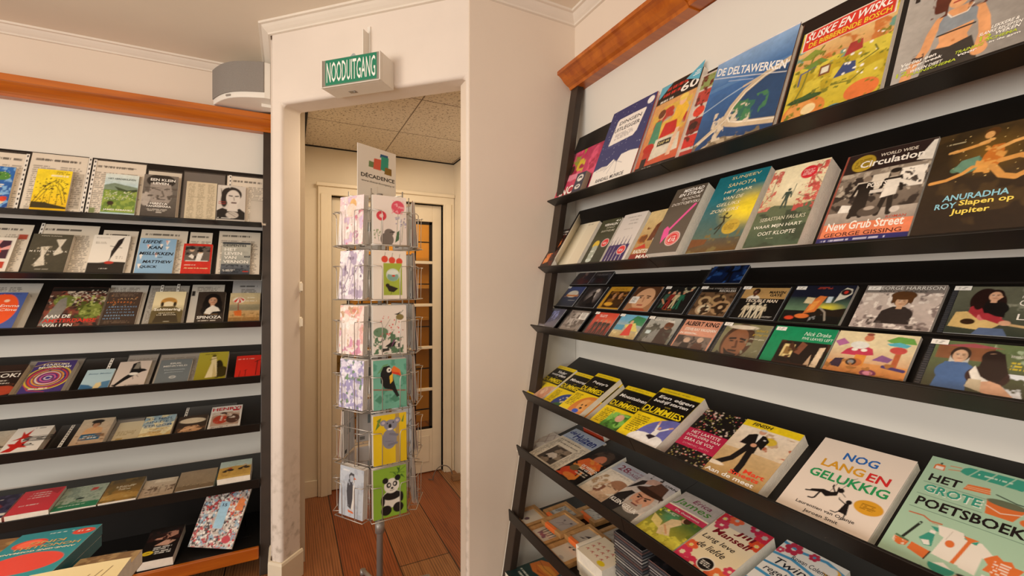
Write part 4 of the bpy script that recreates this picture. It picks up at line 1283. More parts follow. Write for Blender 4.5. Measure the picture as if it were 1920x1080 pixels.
put(T, 'book', 'colourful sixties annual with a large white 60 and a car with two women', 'book', .588, .785, .395, .026,
    'f 1c1714; v c8583a d8a060 .1 .5; r b8a890 .3 .42 .96 .72; n d8b04a 5 .5 .05 .2 .95 .72; n b8382c 4 .56 .1 .1 .95 .7; p e9b83a .6,.4 .62,.66 .8,.7 .94,.6 .84,.4; e e8b890 .74 .7 .08 .05; e e8c860 .74 .74 .1 .04; p 4a8a6a .14,.3 .18,.56 .34,.56 .4,.3; e e0b088 .3 .62 .07 .045; e 6a3a20 .27 .64 .09 .05; p c02a24 .4,.34 .46,.5 .74,.5 .8,.36; p d8d0bc .3,.12 .34,.34 .9,.34 .96,.16; r 1f1c1a .42 .25 .74 .31; t d8c88a .58 .28 .26 .03 b DAF 44; p e9c0a0 .72,.12 .78,.4 .86,.4 .82,.12; e b8281f .2 .27 .14 .05; r 2a2220 .1 .06 .24 .16; r 1d1916 0 0 1 .07; k f0e8da 0.19 0.022 0.49 0.058 1; k f0e8da .6 .02 .9 .05 2; r 1d1916 0 .78 1 1; p 5fb0c8 .06,1 .3,1 .05,.86 0,.86 0,1; k d83a2c 0.20 0.900 0.80 0.960 1; k d83a2c 0.13 0.840 0.59 0.900 1; t f4efe6 .78 .86 .4 .1 b 60; k f0e8da 0.10 0.779 0.50 0.821 1', group=gr(0), spine='c8482c')
fl = thing('corner_flag', 'small triangular light blue card sticking up from the sixties annual', 'card', T.M(.752, .372, .029), gr(0))
w = MB()
w.prism([(-.035, .0), (.032, -.03), (.032, .05)], 0, .0008, lambda a, b, d: (a, b, d), lin('5fb4cf'))
for k_ in range(3):
    w.box(-.004 + .006 * k_, -.004 + .008 * k_, .0008, .026, .0 + .008 * k_, .0010, lin('e4f0f2'))
w.build('card', M_PRINT, fl)
put(T, 'book', 'picture book with a column of red photographs and turquoise edge, behind the sixties annual', 'book', .73, .845, .362, .014,
    'f cfc2b4; r 8a9a5a .5 .82 .98 .98; r b8443a .5 .64 .98 .8; e d8402c .74 .56 .2 .06; r 8a2420 .5 .32 .98 .48; e 3a1c18 .7 .4 .16 .05; r c8342c .5 .16 .98 .3; n 6a2a20 9 .58 .5 .1 1 .98; r a83a30 .5 .02 .98 .13', group=gr(0), spine='5fb8c8')
put(T, 'book', 'large blue aerial photo book of a dam curving through the sea', 'book', .849, 1.12, .373, .022,
    'v 2a5a94 5f8ec0 .05 1; v 3f70a8 8fb4dc .7 1 0 .7 1 1; r f0e6dc 0 .985 1 1; v 1f3f6a 3a6aa4 .05 .66 0 0 1 .66; l 9ab4cc .018 .0,.46 .3,.54 .6,.6 1,.66; l c8b49a .03 .5,.58 .8,.62 1,.67; p 23466e .4,.34 .5,.5 .7,.58 1,.62 1,.14 .7,.17 .48,.22; p 2f6a58 .44,.3 .5,.44 .64,.4 .8,.36 .86,.28 .6,.24; n 3f7a50 9 .5 .44 .22 .86 .44; n 23466e 8 .56 .5 .2 1 .5; l cdb898 .075 1,.66 .74,.61 .54,.52 .42,.41 .37,.31 .42,.24 .56,.2 .78,.16 1,.12; l cdb898 .06 .37,.31 .24,.22 .04,.12; l c4ae8e .05 .38,.27 .3,.14 .16,.03; l efe6d4 .014 1,.645 .74,.6 .55,.51 .44,.4 .395,.31 .44,.255 .57,.215 .78,.175 1,.135; l efe6d4 .01 .4,.3 .26,.21 .06,.13; p b8a488 0,.0 .16,.08 .4,.12 .7,.06 1,.06 1,0; n 7a6a52 12 .55 0 0 1 .12; n d8c8b0 14 .6 .2 .1 .7 .4; t f4f2ee .5 .755 .94 .085 bd DE DELTAWERKEN; l f0eeea .008 .0,.83 .99,.545; l c8d4e4 .006 .25,.72 .6,.62; v 16365c 1f3f6a 0 .06 0 0 1 .05', group=gr(0), hard=True, spine='6a4a3a')
put(T, 'book', 'yellow comic album with a red title banner and tomato in the corner', 'book', 1.139, 1.363, .318, .016,
    'v c8b02c d8c84a 0 .7; n b8a024 7 .55; v d8a060 e0b878 .62 .75 0 .6 1 .8; n c8783a 8 .55 .3 .6 1 .78; n 6a9a8a 7 .62 0 .55 1 .8; l 7a7a2c .02 .02,.1 .16,.4 .2,.66 .3,.76; p 8a9a3a .04,.7 .2,.76 .32,.7 .18,.66; p 6a8a3a .1,.6 .3,.64 .4,.58 .2,.56; e d8843a .24 .13 .24 .13; e e09a50 .2 .15 .16 .09; e f0d8a0 .3 .14 .08 .05; e 2f4a24 .22 .26 .2 .03; p 3a5a2c .1,.27 .3,.31 .4,.24; e e0763a .82 .16 .16 .09; e 3a8a9a .58 .07 .08 .03; l 4a5a8a .02 .1,.42 .1,.54 .26,.56; r 7a4a2c .32 .44 .44 .54; r d8d4c0 .34 .46 .42 .52; p a83a34 .56,.54 .6,.66 .72,.66 .74,.56; p 3a4a7a .5,.36 .58,.48 .7,.46 .72,.36; d f0ece0 16 .015 .5 .3 .95 .7; l 6a6a2a .015 .5,.3 .7,.28 .8,.34; l 6a6a2a .015 .74,.42 .9,.48 .86,.54; n 7a7a24 16 .64 0 0 1 .7; r f0ece0 .02 .785 .98 1; r d8382a .035 .79 .965 .99; t f6f2ea .5 .925 .88 .085 bi SUSKE EN WISKE; t f2cc3a .52 .835 .84 .055 b DE BIBBERENDE BOSCH; e f4f0e8 .1 .975 .015 .01', group=gr(0), spine='d8c8b0')
put(T, 'magazine', 'grey fitness magazine with a curly-haired woman in a sports top', 'magazine', 1.378, 1.583, .285, .008,
    'f a09a94; h b0aaa2 8f8982 0 1; l e0a06c .085 .33,.6 .28,.5 .25,.36 .17,.24 .12,.14; l e0a06c .085 .63,.58 .68,.46 .7,.34 .68,.2; p e0a06c .32,.6 .4,.66 .56,.66 .62,.58 .6,.44 .57,.38 .6,.3 .32,.3 .36,.38 .34,.46; p 8a9298 .33,.45 .33,.57 .37,.65 .44,.58 .53,.58 .58,.63 .62,.58 .62,.48; l e9ded0 .012 .37,.65 .42,.585 .54,.585 .58,.64; r 2a2622 .325 .442 .625 .456; e c88450 .47 .36 .015 .01; p 3a3530 .31,.34 .45,.315 .61,.345 .66,.2 .7,.0 .2,.0 .26,.2; n d8935c 6 .72 .33 .3 .6 .44; e e8ac78 .46 .76 .09 .1; l a83a30 .02 .42,.72 .5,.72; n 5a2a1c 10 .4 .24 .62 .38 1; n 5a2a1c 10 .4 .54 .6 .68 1; e 5a2a1c .33 .8 .07 .1; e 5a2a1c .59 .8 .07 .1; e e0a06c .13 .16 .05 .05; e e0a06c .68 .2 .06 .05; n 4a3a34 24 .55 .15 .26 .25 .34; t f4f0e8 .21 .285 .3 .032 bi Verlies een; t f4f0e8 .24 .245 .34 .034 bi kilo per week; t b8c83a .09 .2 .1 .04 b 12; t f4f0e8 .29 .2 .26 .026 bi WEKEN DIEET; t b8c83a .33 .17 .4 .024 bi TRAINSCHEMA; t b8c83a .61 .225 .2 .026 bi TRAINING; t f4f0e8 .6 .195 .14 .018 bi voor; t f4f0e8 .84 .345 .18 .026 bi LEKKERE &; t f4f0e8 .81 .31 .28 .026 bi SLANKE RECEPTEN; t b8c83a .72 .27 .08 .045 b 12; t f4f0e8 .86 .278 .16 .026 bi WEKEN; t b8c83a .83 .245 .2 .024 bi SCHEMA; t f4f0e8 .85 .215 .2 .02 bi in de gym; t 2a2420 .1 .93 .1 .09 b f', group=gr(0), spine='c8bcb0')

T = RT[1]
put(T, 'book', 'dark paperback with a glowing orange hand, first on the second tray', 'book', -.012, .094, .228, .036,
    'f 2a1a16; p d8743a .1,.1 .16,.4 .4,.66 .7,.74 .8,.6 .6,.4 .5,.14; p e9a060 .3,.3 .5,.6 .66,.62 .5,.4; e e08a4a .3 .2 .2 .08; k f2e8da 0.10 0.890 0.90 0.950 1; k f2e8da 0.26 0.823 0.86 0.877 1; n 5a2418 7 .58', group=gr(1), spine='c8703a')
put(T, 'book', 'cream paperback with its front cover flipped up, no picture', 'book', .152, .30, .24, .034,
    'h e6dcc4 d6cab0 0 1; k 8a8070 .34 .93 .8 .96 1; h c8bc9e e6dcc4 0 .5 0 0 .5 1', group=gr(1), spine='d8ccb0', matte=True)
w = MB()
pts_ = [(0, 0), (.016, .018), (.032, .038), (.052, .056)]
vv, ff = [], []
for a_, b_ in pts_:
    vv += [(a_, 0.004, b_), (a_, .252, b_)]
for j in range(3):
    ff.append((2 * j, 2 * j + 2, 2 * j + 3, 2 * j + 1))
w.add(vv, ff, lin('e2d6bd'), True)
fo = w.build('open_cover', M_MATTE, bpy.data.objects[[o.name for o in COL.objects if o.get('label', '').startswith('cream paperback with its')][0]])
fo.location = (-.075, 0, .034)
so = fo.modifiers.new('board', 'SOLIDIFY')
so.thickness = .0012
put(T, 'book', 'dark green story collection with a glass jar, white title and red price spot', 'book', .32, .448, .238, .03,
    'f 3d4030; v 34382c 4a4a34; e d8b83a .34 .44 .16 .09; r a8b0a0 .22 .1 .5 .38; e a8b0a0 .36 .38 .14 .04; e c8d0c4 .36 .1 .14 .04; n e0e4da 9 .6 .22 .08 .5 .36; e f0dcd4 .78 .46 .17 .09; e d83a3c .78 .46 .15 .08; t f4ece6 .78 .45 .16 .05 b €10; t f2eee2 .86 .94 .2 .04 b 41; t f2eee2 .6 .87 .66 .055 b VERHALEN; t c8c4b0 .66 .8 .4 .04 - DONALD; t c8c4b0 .6 .73 .66 .045 - BARTHELME', group=gr(1), spine='8a8468')
put(T, 'book', 'white book with a row of dark purple spikes and red price spot', 'book', .464, .597, .242, .032,
    'f d9d1ca; p 3a2860 .0,0 .06,.5 .13,0; p 3a2860 .15,0 .21,.54 .28,0; p 3a2860 .3,0 .36,.52 .43,0; p 3a2860 .45,0 .51,.56 .58,0; p 3a2860 .6,0 .66,.54 .73,0; p 3a2860 .75,0 .81,.55 .88,0; r 3a2860 0 0 .9 .36; p d9d1ca .13,0 .14,.36 .16,0; p d9d1ca .28,0 .29,.36 .31,0; p d9d1ca .43,0 .44,.36 .46,0; p d9d1ca .58,0 .59,.36 .61,0; p d9d1ca .73,0 .74,.36 .76,0; e f0dcd4 .66 .25 .17 .09; e d83a3c .66 .25 .15 .08; t f4ece6 .66 .24 .16 .05 b €10; k a09890 0.23 0.899 0.89 0.941 1; k a09890 0.40 0.829 0.80 0.871 1; k a09890 0.40 0.759 0.80 0.801 1; k b0a8a0 .3 .66 .8 .69 1', group=gr(1), spine='cfc6bc')
put(T, 'book', 'ochre novel with a rider and drums, tucked under the grey axe book', 'book', .61, .742, .236, .026,
    'v a87a3c d8c08a .1 .9; e b8742c .2 .44 .18 .09; e 8a4a24 .2 .44 .12 .06; p 6a3a24 .4,.4 .5,.7 .7,.8 .8,.6 .6,.4; n 7a4a24 7 .55 .1 .3 .9 .7; p c83a2c 0,.26 .4,.34 .5,.26; r 8a2f24 0 0 1 .16; t f4ece0 .44 .2 .7 .07 b RADETZKY; t f4ece0 .6 .1 .6 .07 b MARS; t f4ece0 .8 .42 .4 .04 b JOSEPH', group=gr(1))
put(T, 'book', 'thick taupe paperback with a bright pink axe and red price spot', 'book', .746, .876, .277, .066,
    'f 5d5348; p e8559a .9,.66 .94,.7 .42,.32 .38,.28; l e8559a .075 .9,.69 .4,.32; p e8559a .24,.36 .32,.4 .42,.36 .5,.24 .42,.22 .34,.14 .28,.24 .26,.3; e f0dcd4 .68 .2 .22 .105; e d83a3c .68 .2 .2 .095; e f0dcd4 .68 .2 .17 .08; e d83a3c .68 .2 .16 .075; t f4ece6 .68 .18 .22 .06 b €10; k f4ece6 0.58 0.219 0.78 0.241 1; t f4f0ea .62 .94 .62 .055 bi MISDAAD; t f4f0ea .58 .875 .72 .05 bi EN STRAF; t e9e2d8 .66 .8 .56 .05 i FJODOR; t e9e2d8 .54 .73 .86 .055 i DOSTOJEVSKI', group=gr(1), spine='4d443a')
put(T, 'book', 'teal book with a running silhouette before a yellow glow and gold seal', 'book', .90, 1.071, .299, .05,
    'v 5a6a58 1f6f7c .1 .7; e f2cf2a .9 .52 .62 .3 1.0; e f6dc30 .9 .5 .5 .2 .8; v 6a4a1c 3a5a5c .0 .3 0 0 1 .16; n 7a6a3c 6 .62 0 0 1 .3; p 7a4a24 0,.06 .34,.1 .36,.16 .0,.18; l 2a2a1c .035 .5,.44 .54,.36; l 2a2a1c .03 .54,.36 .42,.28; l 2a2a1c .03 .53,.36 .5,.28 .46,.22; l 2a2a1c .022 .5,.42 .42,.43; l 2a2a1c .022 .52,.42 .6,.4 .64,.43; e 2a2a1c .53 .465 .024 .016; e c8a83a .72 .29 .16 .09; k 8a7020 .6 .25 .84 .33 4; t e0d09a .58 .94 .56 .05 - SUNJEEV; t e0d09a .56 .85 .54 .05 - SAHOTA; t f0e6c0 .54 .755 .54 .045 i HET JAAR; t f0e6c0 .5 .675 .4 .042 i VAN DE; t f0e6c0 .46 .595 .46 .042 i GELUKS; t f0e6c0 .44 .515 .56 .042 i ZOEKERS; k d8c060 .36 .46 .5 .475 1', group=gr(1), spine='1f6f7c', back='2a6a70')
put(T, 'book', 'green and cream novel with a lone figure under pink blossom branches', 'book', 1.093, 1.239, .273, .052,
    'v c8b88a efe2bc .4 .9; e f4e8c4 .5 .7 .4 .24 .8; v 4a5a44 6f7a5a .1 .48 0 0 1 .46; p 5f6a4e 0,.44 .3,.5 .7,.46 1,.5 1,.3 0,.3; n 3f4a38 6 .55 0 .0 1 .42; n c8685a 12 .5 0 .44 .22 .96; n c8584e 11 .48 .78 .5 1 .98; n b85048 13 .52 .66 .4 1 .72; d e08a7a 60 .012 .72 .45 1 .98; d d88070 40 .012 0 .45 .22 .9; l 7a4a3c .012 1,.6 .8,.56 .66,.6; l 7a4a3c .012 1,.7 .86,.8 .9,.96; l 7a4a3c .012 0,.5 .14,.66 .12,.9; F .47 .46 .24 3f4f44; l 3f4f44 .012 .55,.6 .56,.74; e d8303a .7 .87 .14 .08; k f4d0c8 .6 .83 .8 .91 5; t d8d4ba .54 .33 .8 .045 - SEBASTIAN FAULKS; t f2eedc .5 .235 .86 .05 - WAAR MIJN HART; t f2eedc .54 .155 .66 .045 - OOIT KLOPTE; k c8c8a8 .4 .09 .56 .1 1', group=gr(1), spine='c8bc98')
put(T, 'book', 'sepia street-scene paperback with an orange title band and gold seal', 'book', 1.262, 1.438, .286, .026,
    'v 6a5c50 9a8c7c .3 .9; r 332420 0 .78 1 1; n b8aa98 14 .56 0 .5 1 .78; n 3a302a 12 .55 0 .36 1 .72; v 8a7c70 b8aa9c .18 .36 0 .18 1 .36; r d8ccba .26 .52 .38 .66; r e0d4c2 .42 .56 .6 .72; r efe6d8 .72 .54 .98 .74; n 4a4038 18 .56 .72 .54 .98 .74; F .36 .3 .42 241c18 8a7a6a; p 2a221c .28,.3 .3,.6 .44,.62 .46,.3; F .66 .3 .44 2a221c 9a8a78; p e9e0d2 .58,.46 .6,.64 .74,.64 .74,.48; l e9e0d2 .05 .72,.62 .9,.56; e 2a221c .66 .73 .06 .025; p efe8dc .14,.36 .16,.44 .28,.42 .27,.35; e 5a4e44 .5 .34 .12 .05; e b8a898 .5 .37 .06 .02; e d8ccc0 .78 .33 .05 .03; r 9a4a3a 0 .0 .025 1; p e8845c .03,.1 .03,.24 1,.24 1,.1; r 2c2a66 0 0 1 .105; k d8d4e8 .06 .03 .94 .09 2; t f4ece0 .5 .215 .84 .085 b New Grub Street; t 5a2a24 .5 .13 .84 .04 - GEORGE GISSING; t c8503a .82 .26 .2 .025 - ROMAN; t d8ccba .62 .93 .4 .035 b WORLD WIDE; t f4ece0 .56 .86 .7 .075 b Circulation; e b8982f .24 .88 .14 .09; k 6a5414 .14 .83 .34 .93 5; t f0e6d8 .5 .61 .22 .05 b POSTS; k f0e6d8 0.44 0.510 0.60 0.570 1; p e9e0d2 .84,.8 .96,.98 1,.98 1,.78', group=gr(1), spine='9a4a3a')
put(T, 'book', 'dark brown book with two swimmers drifting underwater above a blue and yellow title', 'book', 1.445, 1.602, .272, .034,
    'v 2e2218 3d2f1c .1 1; n 4a3820 4 .55; e 7a5a24 .55 .74 .4 .24 1.0; l 5a7a60 .1 .26,.62 .44,.68; p 6a9078 .24,.62 .3,.7 .46,.72 .48,.6 .36,.56; p 5a8068 .3,.56 .36,.62 .44,.58; l d89a50 .05 .2,.8 .36,.82 .5,.84; l e0a860 .04 .16,.8 .22,.81; l d89a50 .05 .05,.52 .2,.53 .34,.57 .42,.62; p c8742c .46,.58 .5,.72 .56,.8 .66,.8 .68,.66 .62,.56; n e0a050 9 .6 .44 .54 .7 .82; l e0a860 .05 .62,.76 .74,.8 .86,.82; l d89a50 .075 .6,.6 .7,.5 .82,.47; l d89a50 .065 .82,.47 .94,.52 1,.52; l d89a50 .07 .66,.64 .82,.66 1,.6; e 5a3a1c .52 .93 .07 .05; e d8a060 .5 .91 .045 .035; l e0a860 .045 .44,.84 .54,.86; d e9c880 24 .006 .1 .5 .95 .95; k c8b890 .1 .88 .3 .9 1; t 8fc8d8 .516 .35 .58 .055 b ANURADHA; t 8fc8d8 .274 .279 .2 .052 b ROY; t f2d860 .626 .285 .46 .062 b Slapen op; t f2d860 .51 .212 .34 .062 b Jupiter', group=gr(1), spine='3a2c1c')

# ---- compact discs: three stepped rows
M_STICK = M_MATTE


def cd(label, u0, v, n, spec, sticker=True, case=True, w_=.148, h_=.132, roll=0.0, group=None):
    SEED[0] += 1
    M = T.M(u0 + w_ / 2, v, n, roll)
    r = thing('cd_case', label, 'compact disc', M, group)
    ce = cell_at(M)
    if case:
        MB().box(-w_ / 2, 0, 0, w_ / 2, h_, .0045, (.03, .03, .032)).build('tray', M_PRINT, r, bevel=.0008)
        w = MB()
        rg = front_sheet(w, spec, -w_ / 2 + .011, .003, w_ - .013, h_ - .006, .0075, ce, SEED[0])
        skirt(w, rg, .002, (.7, .7, .7))
        w.build('booklet', M_PRINT, r)
        w = MB().box(-w_ / 2, 0, .0086, w_ / 2, h_, .0100)
        w.box(-w_ / 2, 0, .0046, -w_ / 2 + .0012, h_, .0086).box(w_ / 2 - .0012, 0, .0046, w_ / 2, h_, .0086)
        w.build('lid', M_CLEAR, r, bevel=.0006)
        w = MB()
        for k_ in range(22):
            yy = .004 + k_ * (h_ - .008) / 22
            w.box(-w_ / 2 + .001, yy, .0046, -w_ / 2 + .009, yy + .003, .0062, (.05, .05, .055))
        w.build('hinge_ribs', M_PRINT, r)
        zt = .0102
    else:
        w = MB()
        rg = front_sheet(w, spec, -w_ / 2, 0, w_, h_, .009, ce, SEED[0])
        skirt(w, rg, .0088, (.55, .5, .44))
        w.box(-w_ / 2, 0, 0, w_ / 2, h_, .0002, (.3, .28, .25))
        w.build('card_sleeve', M_PRINT, r)
        zt = .0096
    if sticker:
        w = MB()
        rg = front_sheet(w, 'f f0ece4; k 6a645c 0.15 0.200 0.85 0.800 2', -w_ / 2 + .004, h_ - .016, .026, .012, zt + .0005, .0025, 2)
        skirt(w, rg, .0004, (.8, .78, .74))
        w.build('price_sticker', M_STICK, r)
    return r


T = RT[2]
GB, GM, GT = 'front row of compact discs', 'middle row of compact discs', 'back row of compact discs'
FR = [
    (.003, 'grey-blue compact disc with faint figures, first of the front row', 'v 6a6878 5a5a6c; n 8a90c0 8 .6 .2 .4 .8 .9; F .3 .5 .3 9aa0d0; F .5 .55 .3 9aa0d0; F .7 .5 .3 9aa0d0; k d8d4cc .1 .12 .5 .17 1', True),
    (.19, 'silvery compact disc with a sculpted grey mask and white label', 'f 8a8078; e b0a8a0 .45 .55 .28 .36; l 5a504a .05 .25,.65 .4,.68; l 5a504a .05 .52,.68 .66,.64; l 5a504a .04 .44,.6 .46,.42 .5,.42; l 5a504a .04 .34,.28 .56,.28; n 5a524c 7 .56; r f0ece4 .62 .62 .98 .92; k 6a645c .66 .66 .94 .9 4', False),
    (.376, 'red compact disc with a row of men in black suits', 'v 7a2018 d8503a .2 .8; e e0704a .7 .6 .4 .3 .9; F .24 .1 .6 1d1514 b88a6a; F .44 .08 .64 1d1514 b88a6a; F .64 .08 .64 1d1514 b88a6a; F .82 .1 .6 1d1514 b88a6a; k f2e4d8 0.20 0.800 0.60 0.920 2; k f2e4d8 .3 .03 .7 .07 1', True),
    (.532, 'bright compact disc with a red-cloaked figure and green palm over blue sea', 'v c8b078 6fb0d0 .3 .8; p 3a8a5a .4,.7 .6,.98 1,.9 1,.6 .7,.64; p e0d070 .3,.6 .7,.7 .95,.4 .6,.4; p d83a2c .4,.2 .5,.66 .62,.66 .76,.24; e e0b088 .55 .72 .06 .07; r 4a9ab8 0 .4 .36 .6; n e9d8a0 6 .6 0 .0 1 .4; k 5a4a3a .5 .88 .9 .92 1', True),
    (.686, 'compact disc with a long-haired rider by a grey road', 'v 7a7a6a b0b0a8 .2 .9; p 5a5c50 0,.1 0,.6 .4,.64 .5,.1; p 8a8a84 .0,.0 .4,.6 .6,.6 .5,0; p 3a2a24 .5,.1 .52,.6 .68,.8 .9,.6 .94,.1; e c8a080 .7 .7 .1 .1; e 6a3a20 .72 .74 .14 .12; p e0dcd0 .6,.86 .8,.92 .86,.82; r c8d8d8 .1 .4 .26 .52; t e9e4d8 .38 .9 .6 .06 - SHELBY LYNNE; n 4a4a40 8 .6', True),
    (.838, 'salmon compact disc with bold dark capitals over a grey photograph of guitarists', 'f d8987c; r 7a6a60 .04 .02 .96 .5; n 3a302c 6 .5 .04 .02 .96 .5; e c8a890 .35 .36 .09 .08; e c8a890 .7 .4 .08 .08; p 2a2420 .2,.02 .26,.28 .46,.28 .5,.02; p 5a3a2c .54,.02 .6,.3 .8,.3 .9,.02; t 2a1c18 .5 .88 .9 .14 b ALBERT KING; t f2e8da .54 .7 .84 .09 b STEVIE RAY VAUGHAN; t f4ece0 .3 .57 .5 .06 bi IN SESSION...', False),
    (.991, 'grey-green compact disc with the close face of a bearded man in the rain', 'v 6a6a50 8a8460; e 4a3020 .42 .5 .34 .5; e 8a5a3c .4 .44 .26 .42; l 1d1410 .05 .24,.56 .36,.58; l 1d1410 .05 .48,.58 .6,.55; e 1d1410 .3 .5 .05 .02; e 1d1410 .53 .5 .05 .02; l 5a3420 .05 .42,.5 .46,.34 .4,.33; p 241710 .2,.3 .3,.1 .5,.06 .64,.26 .56,.16 .34,.2; l 2a1a12 .04 .34,.24 .5,.24; e d8ccb8 .4 .9 .34 .06; p 2a2a24 0,0 .1,.2 .4,.0; t c8a83a .84 .84 .24 .07 i what\u2019s; t c8a83a .84 .72 .3 .07 i going on; t e9e2cc .82 .6 .3 .05 i marvin gaye; n 8a8a70 14 .66 .6 .0 1 1', True),
    (1.146, 'green-bordered cardboard disc sleeve with a dark interior photograph', 'f 178a5a; r 1c120e .22 .0 1 .66; r e0c888 .3 .28 .48 .58; r 8a6a3a .34 .34 .44 .52; p 7a4a34 .56,.66 .5,.4 .6,.36 .66,.6; p e0c8a8 .82,.02 .86,.56 .94,.58 .92,.02; p c8a888 .7,.0 .78,.4 .82,.1; r 3a2018 .22 .0 .8 .16; n 4a2a18 6 .6 .22 0 1 .66; t d8ecd8 .74 .85 .4 .09 i Nick Drake; t e0f0e0 .76 .74 .46 .06 - FIVE LEAVES LEFT', True),
    (1.298, 'cardboard disc sleeve with toy-like red cars and mushrooms on a painted plain', 'v c8885a e0d0a8 .2 .7; v c8743a d89a5a 0 .4 0 0 1 .36; p c03a54 .14,.5 .2,.62 .36,.74 .52,.66 .56,.54 .4,.5; e e0e0d8 .34 .72 .12 .08; e f2ece0 .42 .62 .04 .03; e f2ece0 .3 .62 .04 .03; r d88a3a .34 .3 .48 .52; e b86a3a .36 .36 .1 .08; e 3a2a24 .32 .36 .07 .07; e 8a8a8a .32 .36 .04 .04; e 7a3a5a .58 .18 .1 .07; e d88aa0 .58 .18 .06 .04; p 8a5a8a .56,.44 .66,.56 .8,.5 .76,.42; r b8603a .8 .34 .87 .62; e c8504a .82 .68 .1 .07; p 6aa04a .64,.86 .76,.96 .94,.94 1,.82 .7,.82; p 5ab0c0 .66,.8 .8,.84 .94,.8 .9,.74 .7,.76; e c87a5a .42 .88 .06 .07; e 8a4a3a .42 .96 .05 .03; p b06a9a 0,.76 .1,.84 .2,.74 .08,.66; p 3a2a3a .04,.24 .1,.4 .22,.42 .2,.22; l 4a3a6a .05 .72,.34 .96,.3; n a8703a 9 .62 0 0 1 .4', False),
    (1.461, 'compact disc with a man in a blue shirt beside a dark-haired woman in a garden', 'v 4a4a34 6a7a50 .3 .9; n a8b898 9 .56 .6 .6 1 1; n e0e4e8 9 .5 .72 .1 1 .5; r 8a5a3c .04 .66 .62 .92; r c8c8c0 .2 .6 .4 .8; p a8545a .05,.9 .4,.98 .7,.92 .4,.9; P .3 .74 .1 d8b090 3a2a20 4a6a9a; p 4a6a9a .1,.1 .16,.6 .4,.62 .46,.12; P .62 .72 .1 d8b090 2a1c18 3a2420; p 2a1c18 .5,.4 .54,.8 .72,.84 .8,.5 .74,.34; p efe8dc .44,.46 .48,.58 .56,.4 .7,.3 .66,.22 .5,.3; p d8a888 .54,.3 .6,.14 .9,.02 .98,.02 .76,.3 .66,.34; p c8b89a .44,.2 .46,.34 .58,.34 .6,.14; k d8c030 .8 .56 .98 .72 3; t e9e4da .88 .8 .2 .04 b KINGS OF|CONVENIENCE', True),
]
for u0, lab, sp_, st in FR:
    cd(lab, u0, 0.0, .0115, sp_, st, case='cardboard' not in lab, group=GB)
